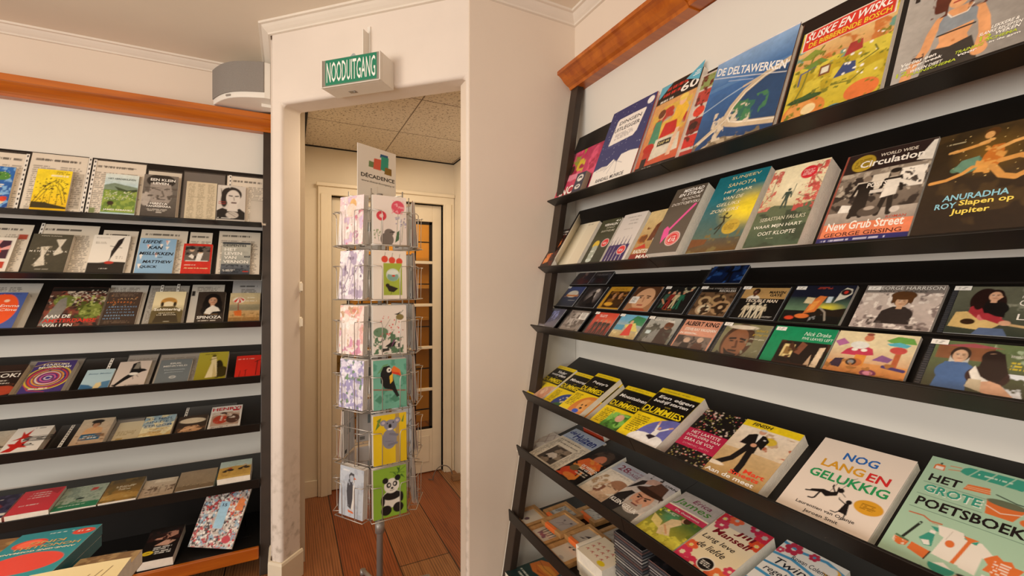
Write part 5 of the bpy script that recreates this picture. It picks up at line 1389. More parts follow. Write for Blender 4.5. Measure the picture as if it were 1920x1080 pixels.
MR = [
    (.005, 'blue compact disc with a lit white dome, first of the middle row', 'v 1c2440 3a4a80 .3 .9; e d8d0c0 .5 .62 .32 .18; r c8783a .2 .5 .84 .58; n e0a050 9 .6 .1 .44 .9 .6; v 141a2c 2a3450 0 .44 0 0 1 .44; k d8d4cc .5 .28 .9 .32 1', True),
    (.168, 'dark compact disc with a crouching figure in a pale glow', 'f 1d1a1c; e 9a8f8c .55 .55 .42 .42 .9; p 141214 .2,.08 .3,.34 .5,.62 .6,.66 .66,.4 .8,.1; e d8ccc0 .62 .8 .1 .1; e 141214 .54 .68 .12 .08; l d8ccc0 .04 .6,.72 .64,.5', False),
    (.328, 'gold-bordered compact disc with two musicians', 'f c8962c; r 3a2414 .14 .06 1 .8; P .45 .6 .1 c89060 2a1a10 8a5a24; P .72 .62 .1 c89060 1d120c 4a3018; n 8a5a24 7 .6 .14 .06 1 .8; k 5a3a10 0.21 0.848 0.91 0.932 2; e e0a83a .4 .22 .2 .08', False),
    (.495, 'compact disc with the close face of a young person and a white label', 'f a87a54; e 5a3a24 .5 .7 .52 .5; e d8a880 .52 .5 .38 .44; l 4a2c1c .04 .3,.6 .44,.62; l 4a2c1c .04 .6,.62 .74,.6; e 2a1c14 .38 .54 .05 .025; e 2a1c14 .68 .54 .05 .025; l b07a58 .04 .53,.54 .56,.38; l a8503c .05 .44,.24 .62,.24; r f0ece4 .04 .3 .34 .58; k 6a645c .08 .34 .3 .54 4; p b05a3a .1,.0 .3,.12 .74,.12 .9,0', False),
    (.655, 'dark compact disc with a group of dancers in green and red', 'f 1d1c1a; n b8b090 8 .6 0 .7 1 1; F .15 .2 .62 3a5a4a c89070; F .33 .16 .66 8a2c24 c89070; F .5 .2 .6 c8b890 c89070; F .67 .18 .62 2a6a50 c89070; F .85 .3 .62 241c1c c89070; l c89070 .05 .06,.5 .2,.34; n 2a8a70 7 .66 .1 .0 .8 .4; k c8783a .3 .1 .6 .14 1', True),
    (.815, 'compact disc with coiled brown snakes like rings and a dark band', 'f 6a5038; e b89a70 .25 .5 .18 .16; e 4a3424 .25 .5 .1 .08; e a88a60 .6 .55 .2 .17; e 4a3424 .6 .55 .12 .09; e b89a78 .35 .22 .22 .2; e d8c8a8 .35 .22 .16 .14; e 5a4030 .35 .22 .08 .07; e b08c64 .78 .3 .24 .24; e 3a281c .78 .3 .15 .15; e c8a880 .78 .3 .06 .06; r 1a1614 0 .8 1 1; n 3a2a1c 8 .6 0 0 1 .8; t b8b0a4 .52 .93 .8 .05 - THE STEELDRIVERS; t d8d0c4 .72 .85 .44 .07 b RECKLESS', True),
    (.971, 'compact disc with a man in white on a sand-coloured band and bold pale title', 'f 1a1613; r b8935c 0 .62 1 .96; P .3 .82 .075 5a3420 1a120c e9e2d4; r 1a1613 0 0 1 .62; t e9d8c0 .52 .55 .72 .1 b TROUBLE MAN; t 1d1814 .78 .82 .34 .08 b MARVIN; t 1d1814 .78 .73 .26 .08 b GAYE; F .26 .04 .44 d8c8a8; F .4 .04 .46 e0d4b8; F .54 .04 .46 e0d4b8; F .66 .04 .42 d8c8a8; k d8d0c4 .72 .06 .96 .1 2', True),
    (1.132, 'cardboard disc sleeve with an orange bird-like shape and a pale heart in a night sky', 'v 6a8a6a 1a1c2c .3 .7; e d8c83a .7 .42 .3 .14 .9; v 14120f 22201c 0 .3 0 0 1 .32; p 2a2018 .4,.3 .6,.4 .8,.36 1,.42 1,.2 .4,.2; p d8783a .36,.24 .4,.56 .5,.72 .62,.7 .58,.5 .54,.3; p e89a4a .4,.3 .44,.56 .54,.6 .5,.36; e e0783a .36 .18 .12 .06; l 9a8f80 .03 .6,.4 .7,.3 .76,.1; p d8d4c4 .76,.54 .8,.84 .86,.94 .96,.9 .98,.78 .9,.66 .8,.6; e 2a1c1c .88 .82 .08 .08; e c8382c .88 .82 .03 .04; p d8c8a0 .28,.52 .3,.68 .44,.66 .42,.5; r c8d8e0 .64 .54 .72 .7; e d84a2c .16 .12 .08 .05; n 8a8a8a 9 .6 .5 .02 .74 .24; k c8482c .4 .9 .66 .96 2', True),
    (1.302, 'pale cardboard disc sleeve with a brown-haired man shoulder-deep in rippling water', 'v b8a8a0 d8c8bc; n 8a7a74 10 .58; n e9ddd2 13 .6; r 7a726c 0 .82 1 1; p 3a302c .3,.12 .34,.4 .46,.5 .62,.5 .7,.36 .74,.12; n 5a4e48 8 .55 .2 .02 .9 .24; P .54 .62 .095 d8ac88 5a3a20 3a302c; e 5a3a20 .54 .76 .16 .1; p 5a3a20 .4,.74 .42,.56 .46,.6 .46,.72; p 5a3a20 .68,.74 .67,.56 .63,.6 .62,.72; e 5a3a20 .54 .72 .12 .04; t e0dcd4 .56 .93 .84 .08 - GEORGE HARRISON; t 4a4440 .5 .85 .6 .04 - EARLY TAKES', True),
    (1.459, 'compact disc with a laughing woman in a checked shirt holding a guitar', 'v 3a4034 6a6a58; n 8a8a78 7 .6 .4 .5 1 1; e 2a1814 .32 .7 .15 .26; e 2a1814 .46 .6 .1 .26; p a8343c .18,.3 .2,.56 .32,.64 .42,.5 .56,.42 .56,.26; n d8787a 12 .52 .18 .26 .56 .62; p 1c1614 .4,.4 .42,.66 .56,.64 .58,.36; P .42 .8 .085 d8a888 2a1814 1a1614; p a8343c .2,.3 .22,.56 .3,.6 .36,.44; e 2a1814 .28 .72 .07 .22; e d8a888 .47 .78 .03 .03; p d8b878 .02,.14 .06,.44 .18,.46 .34,.28 .5,.34 .6,.26 .44,.08; e 3a2414 .22 .25 .08 .06; l c8a878 .04 .56,.24 1,.15; p a8343c .3,.44 .4,.44 .6,.3 .56,.22 .36,.32; e d8a888 .6 .25 .06 .05; p 5a6a8a .3,0 .36,.14 .6,.14 .66,0; t e9e2d8 .84 .78 .3 .05 - ROSANNE; t f2ece2 .84 .66 .32 .12 - CASH; t e9e2d8 .84 .5 .2 .05 - THE; t f2ece2 .86 .38 .32 .12 - LIST', True),
]
for u0, lab, sp_, st in MR:
    cd(lab, u0, .1545, .0006, sp_, st, case='cardboard' not in lab, group=GM)
for u0, lab, sp_ in [
    (-.005, 'dark compact disc with a red-lit portrait, first of the back row under the lip above', 'f 1c1614; P .5 .6 .16 a88a80 2a1c1a 5a1c20; n 5a1c22 7 .6 0 0 1 .5; n 2a2434 6 .6'),
    (.135, 'dark compact disc with grey lettering, second of the back row under the lip above', 'f 141418; n 3a2a34 6 .58 0 0 1 .5; k a8a0a0 0.10 0.446 0.90 0.554 2; n 4a4a58 7 .62; r 3a1c20 .3 .1 .7 .3'),
    (.80, 'deep blue disc box standing alone in the back row', 'v 101c3a 1f3a78; n 0c1224 5 .5; F .6 .05 .8 14141c 5a2a34; n 2f5aa0 6 .62; '),
]:
    cd(lab, u0, .2965, .0006, sp_, False, group=GT)

# ---- yellow-banded how-to guides and the wide covers next to them
T = RT[3]


def guide(l1, l2, pic):
    s_ = 'f f2d418; r 17120f 0 .47 1 .91; k 8a7a20 .1 .94 .9 .965 1; '
    y = .82 if l2 else .76
    s_ += 't f4f0ea .54 %.2f %.2f .075 bi %s; ' % (y, min(.9, .08 * len(l1) + .1), l1)
    if l2:
        s_ += 't f4f0ea .5 .735 .8 .075 bi %s; ' % l2
    s_ += 't c8b23a .52 .66 .14 .025 - VOOR; t f2d81c .5 .565 .92 .115 b DUMMIES; l f2d81c .012 .06,.5 .9,.515; k 5a4c10 .08 .1 .42 .42 9; ' + pic
    return s_


put(T, 'book', 'yellow and black guide with tiny bare feet, nearest the far post', 'book', -.008, .139, .239, .026, guide('Vader', 'worden', 'e e0b090 .95 .12 .5 .3; e d89a7a .8 .2 .2 .16; e e8c0a0 .72 .24 .1 .1; l c88a6a .02 .7,.3 .9,.1; n d8a084 7 .6 .5 0 1 .4'), group=gr(3), spine='f2d418')
put(T, 'book', 'yellow and black guide with a blue flower photo, under the puppy guide', 'book', .146, .296, .234, .022, guide('Minecraft', '', 'e 3a4a8a .95 .12 .55 .3; e 3a6a3a .9 .02 .4 .14; d d8c8a0 10 .03 .6 .14 .95 .32'), group=gr(3), spine='f2d418')
put(T, 'book', 'yellow and black guide with an orange puppy, lying on a second copy', 'book', .316, .461, .238, .024, guide('Puppy\u2019s', '', 'e d8843a .95 .1 .55 .34; e e8a860 .8 .2 .2 .16; e e09a50 1 .24 .16 .14; e 3a2418 .74 .2 .03 .02; e 3a2418 .88 .22 .03 .02; e 3a2418 .8 .13 .05 .025; e 3a5ac0 .72 .04 .12 .05'), n=.024, group=gr(3), spine='f2d418')
put(T, 'book', 'second copy of the puppy guide underneath, only its edges showing', 'book', .322, .466, .236, .023, guide('Puppy\u2019s', '', 'e d8843a .95 .1 .55 .34'), group=gr(3), spine='f2d418')
put(T, 'book', 'yellow and black guide with lettuce leaves and planting hands', 'book', .494, .652, .238, .024, guide('Moestuinen', '', 'e 5a9a3a .95 .1 .58 .32; n 8ac85a 9 .5 .4 .0 1 .4; n 3a6a24 11 .58 .4 0 1 .36; e e0b090 .74 .3 .12 .08; n 5a3a24 8 .66 .4 0 1 .2'), group=gr(3), spine='f2d418')
put(T, 'book', 'large yellow and black guide with a cheering man leaping over a cloud', 'book', .668, .853, .262, .04, guide('Een eigen', 'bedrijf starten', 'e 6a6ab0 .98 .06 .62 .44; e f0ece8 .62 .04 .34 .14; e f4f0ec .84 .08 .2 .1; n f4f0ec 7 .5 .4 0 1 .16; p 2a1c28 .62,.14 .7,.2 .82,.18 .74,.1; p f0ece8 .68,.18 .7,.28 .8,.28 .8,.18; l f0ece8 .04 .7,.27 .66,.38; l f0ece8 .04 .79,.27 .92,.36; l d8a080 .04 .66,.37 .65,.41; l d8a080 .04 .92,.36 .96,.38; e d8a080 .745 .31 .03 .025'), group=gr(3), spine='f2d418')
put(T, 'book', 'black flower-patterned novel with a crimson title band', 'book', .872, 1.011, .242, .022,
    'f 1a1412; d b8a85a 90 .016; d d8c0b0 60 .026; d c8585a 60 .018; d e8d8c8 50 .012; d 6a7a34 70 .014; d 1a1412 60 .008; r b8254a 0 .28 1 .6; t f4ece4 .5 .545 .72 .05 - HET LAATSTE; t f4ece4 .5 .475 .84 .05 - SCHILDERIJ VAN; t f4ece4 .48 .405 .74 .05 - SARA DE VOS; t e0909c .5 .33 .66 .03 - DOMINIC SMITH', group=gr(3), spine='b8254a')
put(T, 'book', 'thick book of a grey-haired man in a dark suit striding along a quay', 'book', 1.022, 1.185, .233, .036,
    'v b8935c d8b888 .1 .55; v e0ccb0 f0e0cc .5 .9 0 .5 1 .9; n c8a888 7 .55 .5 .5 1 .86; e d8b83a .62 .74 .12 .06; n b86a4a 8 .6 .6 .5 1 .72; n c89a9a 8 .62 0 .6 .3 .84; r f2d21c 0 .89 1 1; t 2a2418 .34 .945 .34 .055 bi FINISH; p 1c1614 .2,.6 .24,.76 .34,.8 .52,.8 .62,.74 .6,.58 .52,.62 .54,.5 .3,.5 .32,.6; l 1c1614 .11 .36,.52 .28,.34 .12,.22; l 1c1614 .11 .46,.52 .5,.3 .5,.17; p f2ece4 .38,.8 .44,.66 .46,.8; e d8a080 .42 .85 .06 .04; e d8d4cc .42 .88 .06 .02; e d8a080 .44 .62 .05 .03; r efe8e0 .52 .73 .56 .745; e e9d8c0 .06 .2 .2 .03; t e8462c .78 .225 .34 .06 b Mart; t e8462c .66 .16 .5 .06 b Smeets; t f6f2ea .46 .085 .86 .06 b Aan de meet', group=gr(3), spine='d8c8b0')
put(T, 'book', 'white book with multicoloured capitals and a swinging silhouette', 'book', 1.220, 1.409, .259, .022,
    'f efdfd0; t 2f6ab8 .52 .83 .37 .095 b NOG; t e0a22c .395 .69 .47 .095 b LANG; t d8302f .78 .675 .22 .095 b EN; t 2f9a5a .524 .545 .84 .1 b GELUKKIG; l 4a3a34 .006 .43,.36 .45,.5 .6,.62; l 4a3a34 .006 .51,.42 .56,.56; p 1d1514 .21,.295 .24,.33 .36,.345 .42,.32 .52,.37 .51,.41 .44,.385 .36,.39 .25,.35; l 1d1514 .02 .2,.315 .36,.355 .44,.35; l 1d1514 .02 .345,.36 .33,.27 .31,.255 .27,.25; l 1d1514 .032 .42,.345 .5,.4; e 1d1514 .525 .435 .034 .026; p 1d1514 .53,.45 .565,.435 .54,.42; l 1d1514 .016 .48,.4 .43,.45 .43,.47; l 1d1514 .016 .5,.41 .49,.46; l 1d1514 .008 .54,.42 .6,.385; e 1d1514 .66 .345 .03 .024; p 1d1514 .615,.22 .635,.325 .675,.325 .71,.21; l 1d1514 .014 .64,.315 .56,.345; l 1d1514 .008 .56,.345 .55,.36; l 1d1514 .013 .63,.23 .6,.2 .55,.2; l 1d1514 .013 .69,.23 .7,.16 .67,.15; e e0a22c .845 .36 .14 .075; k 8a5a10 .77 .33 .93 .395 4; t 2a2220 .5 .165 .63 .042 - Laurentien van Oranje; t 2a2220 .5 .1 .37 .042 - Jeroen Smit', group=gr(3), lift=.004, spine='e8d8c8')
put(T, 'book', 'mint green housekeeping book with orange bucket, shirt and brush drawings', 'book', 1.424, 1.606, .292, .022,
    'q; f aecdb0; p e2763a .06,.88 .06,.92 .08,.935 .15,.935 .16,.88; r 4a5a4a .1 .935 .12 .955; r f0e8dc .075 .885 .145 .915; p 3fa088 .28,.915 .3,.955 .34,.975 .9,.985 1,.96 1,.9 .9,.885 .34,.895; l aecdb0 .012 .36,.89 .42,.98; l aecdb0 .012 .5,.885 .56,.985; l aecdb0 .012 .64,.885 .7,.985; l aecdb0 .012 .78,.885 .84,.985; l e2763a .01 .19,.945 .28,.95; l e2763a .01 .19,.905 .28,.92; k d8ecd8 .4 .92 .76 .945 1; t 241c1a .21 .79 .27 .072 b HET; p e2763a .37,.765 .39,.82 .56,.835 .58,.78; l f0c8a0 .008 .39,.8 .57,.812; l f0c8a0 .008 .38,.785 .57,.795; l 5a7a68 .006 .05,.735 .56,.735; t e9eee0 .325 .676 .48 .074 b GROTE; t 3fa088 .315 .682 .47 .074 b GROTE; l 5a7a68 .006 .05,.615 .58,.615; t 241c1a .5 .548 .84 .082 b POETSBOEK; l 5a7a68 .006 .05,.485 .98,.485; l 3a4a3a .014 .62,.8 .78,.77 .96,.77; p e2763a .57,.745 .6,.62 .8,.62 .86,.735; e 6a7058 .715 .74 .145 .028; l f0e0cc .01 .58,.69 .7,.655 .84,.69; e e2763a .9 .64 .06 .03; l c8643a .016 .08,.43 .2,.435 .27,.41 .36,.415; l c8643a .006 .29,.4 .36,.402; l 2a2a24 .026 .21,.375 .13,.2; e aecdb0 .205 .365 .008 .006; p 5a7a58 .07,.205 .08,.22 .2,.2 .2,.185; p e2763a .07,.2 .1,.15 .14,.14 .19,.155 .2,.19; n f0d8c0 18 .56 .07 .14 .2 .2; p 3f9a84 .25,.255 .3,.32 .35,.32 .37,.22 .31,.21; p f0e8dc .27,.245 .33,.26 .355,.225 .31,.215; p 3f9a84 .29,.375 .36,.38 .4,.36 .35,.345; r f0e8dc .305 .32 .35 .345; p e2763a .22,.2 .38,.18 .36,.11 .21,.14; l 3a2a1c .012 .38,.18 .36,.11; p f0e6d8 .34,.4 .46,.41 .54,.405 .6,.37 .68,.38 .74,.345 .8,.31 .78,.27 .72,.28 .72,.14 .39,.17 .42,.32 .38,.33; p 3fa088 .54,.405 .56,.365 .6,.36; p 3fa088 .66,.385 .65,.35 .6,.355; l e2763a .03 .6,.365 .55,.15; p e2763a .54,.39 .66,.39 .6,.35; e e2763a .48 .29 .035 .028; l d0c4b4 .006 .46,.39 .44,.31; p e2763a .76,.31 .8,.34 .85,.315 .9,.33 .93,.3 .99,.3 .97,.26 1,.22 .95,.21 .94,.17 .88,.19 .83,.16 .8,.2 .75,.2 .77,.25 .73,.28; k f6e4d4 .8 .2 .93 .3 5; e 3f9a84 .5 .1 .1 .05; p aecdb0 .4,.11 .6,.11 .6,.16 .4,.16; p f0e8dc .43,.112 .5,.14 .57,.112; e e2763a .66 .05 .075 .05; l 5a3a24 .008 .6,.06 .72,.04; l 5a3a24 .008 .64,.09 .66,.0; e 3a3026 .66 .1 .05 .012; r f0e8dc .76 .09 .85 .17; r e2763a .775 .105 .835 .15; l 3f9a84 .03 .86,.0 .9,.08; l 5a7a68 .006 .36,.06 .46,.03', group=gr(3), hard=True, spine='8fb094')

T = RT[4]
put(T, 'book', 'grey lattice-patterned book under the newspaper magazine', 'book', -.03, .12, .215, .008,
    'f cfc4b8; l a8938a .03 0,.1 .5,.5 1,.9; l a8938a .03 0,.4 .4,.7 .8,1; l a8938a .03 0,.7 .3,.95; l a8938a .03 .2,0 .7,.4 1,.64; l a8938a .03 .5,0 1,.36; l a8938a .03 0,.36 .5,0; l a8938a .03 0,.64 .8,0; l a8938a .03 0,.92 1,.12; l a8938a .03 .3,.96 1,.4; l a8938a .03 .6,1 1,.68; e e4dcd2 .4 .5 .22 .1', group=gr(4))
put(T, 'magazine', 'newspaper-like magazine with a blue-grey masthead and a sepia car photo', 'magazine', .059, .293, .303, .009,
    'f d8ccb8; k 7a7064 .05 .05 .22 .66 26; k 7a7064 .8 .05 .96 .66 26; r 4a4038 .26 .1 .76 .5; n 8a7a68 6 .55 .26 .1 .76 .5; p c8bcae .36,.22 .42,.32 .54,.34 .64,.28 .62,.2; e 2a2420 .42 .2 .04 .03; e 2a2420 .58 .2 .04 .03; n 3a3026 9 .55 .46 .34 .76 .5; k 5a5044 0.10 0.639 0.90 0.681 1; k 5a5044 0.15 0.559 0.85 0.601 1; r a8b4c8 0 .72 1 1; t 2c3a7c .14 .89 .2 .09 bi de; t 2c3a7c .6 .85 .66 .16 b Huizen; k 3a4478 .1 .73 .9 .76 1', n=.0085, group=gr(4), matte=True)
put(T, 'book', 'orange-red book lying crosswise behind the newspaper magazine', 'book', .224, .286, .155, .03,
    'f a83a20; n c8582c 5 .5; l e0a878 .03 0,.3 1,.34; r 7a2a18 0 0 1 .2', v=.349, roll=math.pi / 2, group=gr(4), spine='a83a20')
put(T, 'book', 'black book with a laughing orange-robed figure and fruit', 'book', .296, .451, .278, .02,
    'f 140f0d; e 4a3a30 .56 .74 .34 .2; e c87a5a .58 .68 .18 .12; n 2a1c18 7 .55 .2 .5 .9 .95; p d8642c .1,.46 .24,.62 .8,.62 .96,.5 .8,.4 .3,.38; n e08a3a 6 .5 .1 .36 .96 .62; e c8441f .32 .2 .3 .12; e e0823a .5 .14 .26 .06; e 6a5a3a .3 .32 .16 .07; l e08a3a .08 .66,.3 .72,.16 .6,.06; e d8542c .14 .06 .14 .06; t f2ece0 .68 .44 .6 .05 b DE WERELD; t f2ece0 .68 .38 .56 .05 b ALS GETAL; k d8ccb8 0.50 0.292 0.90 0.328 1; k d8ccb8 0.48 0.242 0.92 0.278 1', group=gr(4))
put(T, 'book', 'pale book with a sepia boy and a large serif 28', 'book', .462, .625, .25, .018,
    'v e4d4bc efe4d4 .1 .7; r b4b8c4 0 .74 1 1; t 8a2f48 .3 .87 .34 .13 - 28; t b0808c .72 .92 .5 .04 i David Safier; t 9a6a78 .72 .83 .5 .07 - DAGEN; k a89a8c .1 .68 .9 .72 2; e a87a5c .68 .46 .24 .16; e e0c0a0 .64 .38 .19 .13; e a87a5c .7 .52 .22 .1; l 6a4030 .02 .5,.4 .6,.41; l 6a4030 .02 .68,.42 .78,.41; p d8b89a .3,.1 .44,.26 .8,.24 .96,.08; l e0c0a0 .1 .28,.36 .4,.48; n b89a78 7 .58 0 .2 .4 .6; n 8a5a44 9 .62 .1 .1 .5 .4; n c8a888 7 .6 0 0 1 .26', group=gr(4), spine='b8ccbc')
put(T, 'book', 'thick book with a grey-bearded man tipping a brown hat', 'book', .630, .779, .236, .042,
    'v d8c8b8 c0bcc0 .4 .9; p 2a2422 0,.0 0,.34 .2,.52 .44,.5 .5,.0; p 5a544c .4,0 .46,.2 .7,.24 .96,.2 1,0; e c8bcb0 .66 .4 .34 .28; e d8a080 .62 .46 .26 .22; e b8a898 .62 .28 .22 .13; e d8a080 .6 .4 .14 .08; l 3a2a22 .04 .44,.52 .56,.5; l 3a2a22 .04 .66,.5 .78,.53; e 2a1c18 .5 .47 .04 .02; e 2a1c18 .72 .47 .04 .02; l b0705a .05 .6,.5 .58,.38 .64,.37; l 7a3c34 .04 .54,.31 .7,.31; p 4a2e22 .2,.66 .3,.64 .94,.6 1,.54 .98,.6 .9,.72 .84,.88 .5,.92 .4,.74; e 3a241a .6 .64 .42 .06; p 5a3a2c .42,.7 .5,.9 .82,.88 .88,.68; p c8a090 .1,.76 .3,.92 .56,.94 .5,.82 .3,.76; p 2a2422 0,.5 .1,.8 .22,.84 .26,.74; n 2a201c 10 .6 .2 .9 .6 1; t f4eee4 .46 .2 .84 .085 b KLEIN GELUK; k d8ccc0 .3 .27 .6 .29 1; t 2a2622 .84 .92 .34 .04 b ORN', group=gr(4), spine='c8b8a8')
put(T, 'book', 'green and gold novel with a kneeling girl in a meadow and raspberry band', 'book', .794, .947, .245, .036,
    'v c8b83a 4a6a34 .0 .5; n d8cc4a 7 .52 0 0 1 .3; e 5a9a6a .4 .44 .3 .14 .8; n 6a7a2a 7 .56 0 .3 1 .6; p e8d080 0,.4 .3,.34 .4,.2 .1,.26; p e4c898 .36,.24 .4,.44 .56,.5 .66,.44 .56,.3 .7,.18 .46,.12; e d8a888 .64 .52 .07 .05; e 4a2c1c .68 .54 .08 .06; l d8a070 .04 .42,.3 .6,.2; n e0d850 9 .5 .3 0 1 .18; p b8b0ac 0,.66 1,.66 1,1 0,1; r f0e4c8 0 .66 1 .69; r d03a5c 0 .57 1 .665; t f2e4e4 .56 .617 .6 .035 - De thuiskomst; t 8a2f5a .6 .9 .44 .08 i Erica; t 4f8a3a .48 .78 .84 .15 i James; k f0ecd0 .1 .5 .5 .55 3; n f0e84a 9 .62 0 .3 .2 .56', group=gr(4), spine='c8bca8')
FL = lambda c, x, y, r_: ''.join('e %s %.3f %.3f %.3f %.3f;' % (c, x + r_ * .9 * math.cos(a_), y + r_ * .6 * math.sin(a_), r_ * .55, r_ * .35) for a_ in [0, 1.05, 2.1, 3.14, 4.19, 5.24])
put(T, 'book', 'cream novel ringed by red and orange painted lilies', 'book', .957, 1.109, .236, .042,
    'v f0dcb4 efe0c4 .4 .7; r c0b8b4 0 .8 1 1;' + FL('c8283c', .1, .9, .12) + FL('e0623a', .3, .96, .1) + FL('c83a5a', .16, .78, .1) + FL('d02a44', .9, .92, .13) + FL('e0502c', .92, .74, .1) + FL('b8244a', .7, .98, .09) + FL('e8643a', .1, .26, .1) + FL('d83a5c', .1, .1, .13) + FL('e8743a', .86, .08, .12) + FL('d03050', .4, .02, .13) + FL('e0623a', .62, .03, .1) + FL('d8405a', .96, .22, .08) + 'e f0d860 .1 .9 .03 .02;e f0d860 .92 .74 .03 .02;e f0d860 .1 .26 .03 .02; t 7a1420 .66 .77 .34 .1 bi Jill; t 7a1420 .52 .65 .72 .1 bi Mansell; t 2a2420 .42 .49 .66 .1 i Lang leve; t 2a2420 .44 .35 .56 .1 i de liefde; e f0e8da .58 .13 .16 .1; e 1d1816 .58 .13 .14 .09; k f0e8da .48 .09 .68 .17 3', group=gr(4), spine='d8c8a8')
put(T, 'book', 'blue and white striped novel with crimson flowers and a crescent, cut by the bottom edge', 'book', 1.126, 1.28, .265, .03,
    'f efece6; l 4a9ac8 .06 0,.96 .3,.92 .7,.96 1,.9; l 4a9ac8 .06 0,.76 .3,.78 .7,.72 1,.76; l 3f8fc0 .05 0,.6 .4,.62 .7,.56 1,.6; l 4a9ac8 .06 0,.46 .4,.44 1,.46; l 3f8fc0 .05 0,.3 .5,.32 1,.28; l 4a9ac8 .06 0,.12 .5,.14 1,.1;' + FL('c0284a', .2, .92, .1) + FL('c0284a', .52, .94, .06) + FL('d03a5c', .05, .83, .05) + 'e f0b83a .86 .86 .12 .07; e efece6 .82 .875 .1 .055; t 2f3a4a .58 .81 .6 .06 - Rowan Coleman; t 1f2430 .5 .66 .8 .12 i Twintig; t 1f2430 .5 .52 .8 .1 i regels liefde', group=gr(4), spine='a8c8d8')

# ---- sixth tray: little wooden frames, boxed books, piles of disc cases
T = RT[5]
M_FRAME = wood_mat('pale_oak_frame', 'a87c4a', 'c89a62', .5, 5, 'X')
GF = 'small wooden picture frames on the sixth tray'
for lab, u0, v0, n0, roll, spec, tape in [
    ('wooden picture frame with a single dark tulip, at the far post', -.008, .003, .001, .0, 'f e0d6c6; e 6a4a58 .52 .34 .1 .13; p 6a4a58 .4,.42 .46,.3 .6,.3 .64,.42 .56,.36 .52,.44 .48,.36; l 5a5a4a .015 .52,.24 .5,.14', 1),
    ('wooden picture frame with a row of bare tree trunks, second along the lip', .146, .003, .001, .0, 'f d8cfc0; l 4a3a40 .05 .2,.98 .22,.4; l 4a3a40 .05 .36,.98 .36,.44; l 4a3a40 .04 .52,.98 .53,.42; l 4a3a40 .05 .68,.98 .66,.44; l 4a3a40 .04 .84,.98 .82,.4; n 8a5a6a 7 .55 .2 .16 .7 .44; e a05a6a .44 .28 .1 .08', 1),
    ('wooden picture frame with a small note drawing, third along the lip', .302, .003, .001, .0, 'f dcd3c4; e 3a3436 .3 .8 .05 .05; l 3a3436 .02 .34,.8 .36,.94; e 3a3436 .5 .84 .05 .05; l 3a3436 .02 .54,.84 .55,.96; e b8b0a8 .6 .16 .14 .08', 1),
    ('wooden picture frame resting on top of the tulip and tree frames', .158, .084, .024, .06, 'f b8aeaa; l 5a4a50 .02 .3,.3 .44,.5 .4,.7; l 5a4a50 .02 .44,.5 .62,.56 .7,.74; e 5a4a50 .72 .78 .06 .06; e 5a4a50 .36 .72 .05 .05; l 5a4a50 .02 .5,.3 .56,.5', 1),
    ('wooden picture frame with a snowy bridge print behind the tulip frame', .056, .15, .001, .03, 'f c8c8c4; l 3a3a40 .03 .0,.5 .3,.66 .6,.7 1,.56; l 3a3a40 .02 .2,.4 .2,.62; l 3a3a40 .02 .5,.4 .5,.7; n 8a8a8c 8 .58', 1),
    ('wooden picture frame with a winter branch print, against the wall side', .136, .286, .001, -.03, 'f c8c4bc; l 4a4444 .03 .1,.3 .5,.6 .9,.7; l 4a4444 .02 .4,.5 .5,.84; l 4a4444 .02 .6,.64 .76,.9; n 8a8684 9 .6', 1),
    ('wooden picture frame with a dark feather print, leaning on the note frame', .304, .108, .024, .02, 'f c8bfb4; p 3a3034 .3,.5 .5,.7 .8,.74 .6,.54; p 3a3034 .2,.3 .44,.46 .4,.34', 1),
    ('wooden picture frame with a pale horse outline, at the back of the sixth tray', .330, .243, .001, .0, 'f b8b2aa; l 4a4444 .02 .2,.3 .3,.6 .6,.64 .8,.5; l 4a4444 .02 .6,.64 .66,.84; l 4a4444 .02 .32,.6 .3,.3; l 4a4444 .02 .64,.6 .68,.3', 1),
]:
    SEED[0] += 1
    s_ = .144
    M = T.M(u0 + s_ / 2, v0, n0 + .001, roll)
    r = thing('picture_frame', lab, 'picture frame', M, GF)
    w = MB()
    b_ = .018
    w.box(-s_ / 2, 0, 0, -s_ / 2 + b_, .136, .021).box(s_ / 2 - b_, 0, 0, s_ / 2, .136, .021)
    w.box(-s_ / 2 + b_, 0, 0, s_ / 2 - b_, b_, .021).box(-s_ / 2 + b_, .136 - b_, 0, s_ / 2 - b_, .136, .021)
    w.build('moulding', M_FRAME, r, bevel=.0012)
    w = MB()
    rg = front_sheet(w, spec, -s_ / 2 + b_, b_, s_ - 2 * b_, .136 - 2 * b_, .012, cell_at(M), SEED[0])
    skirt(w, rg, .006, (.6, .57, .5))
    w.build('print', M_MATTE, r)
    MB().box(-s_ / 2 + b_, b_, .0145, s_ / 2 - b_, .136 - b_, .0155).build('glass', M_CLEAR, r)
    w = MB().box(-.04, -.0008, .001, .03, .0008, .0206, lin('ef7a3a')).box(-.04, 0, .0206, .03, b_ * .8, .0218, lin('ef7a3a'))
    w.build('orange_tape', M_MATTE, r)


def flatpile(name, label, u0, u1, v0, v1, n0, t_, spec, **kw):
    M = T.M((u0 + u1) / 2, v0, n0)
    return book(name, label, 'book', M, u1 - u0, v1 - v0, t_, spec, cell=cell_at(M), **kw)


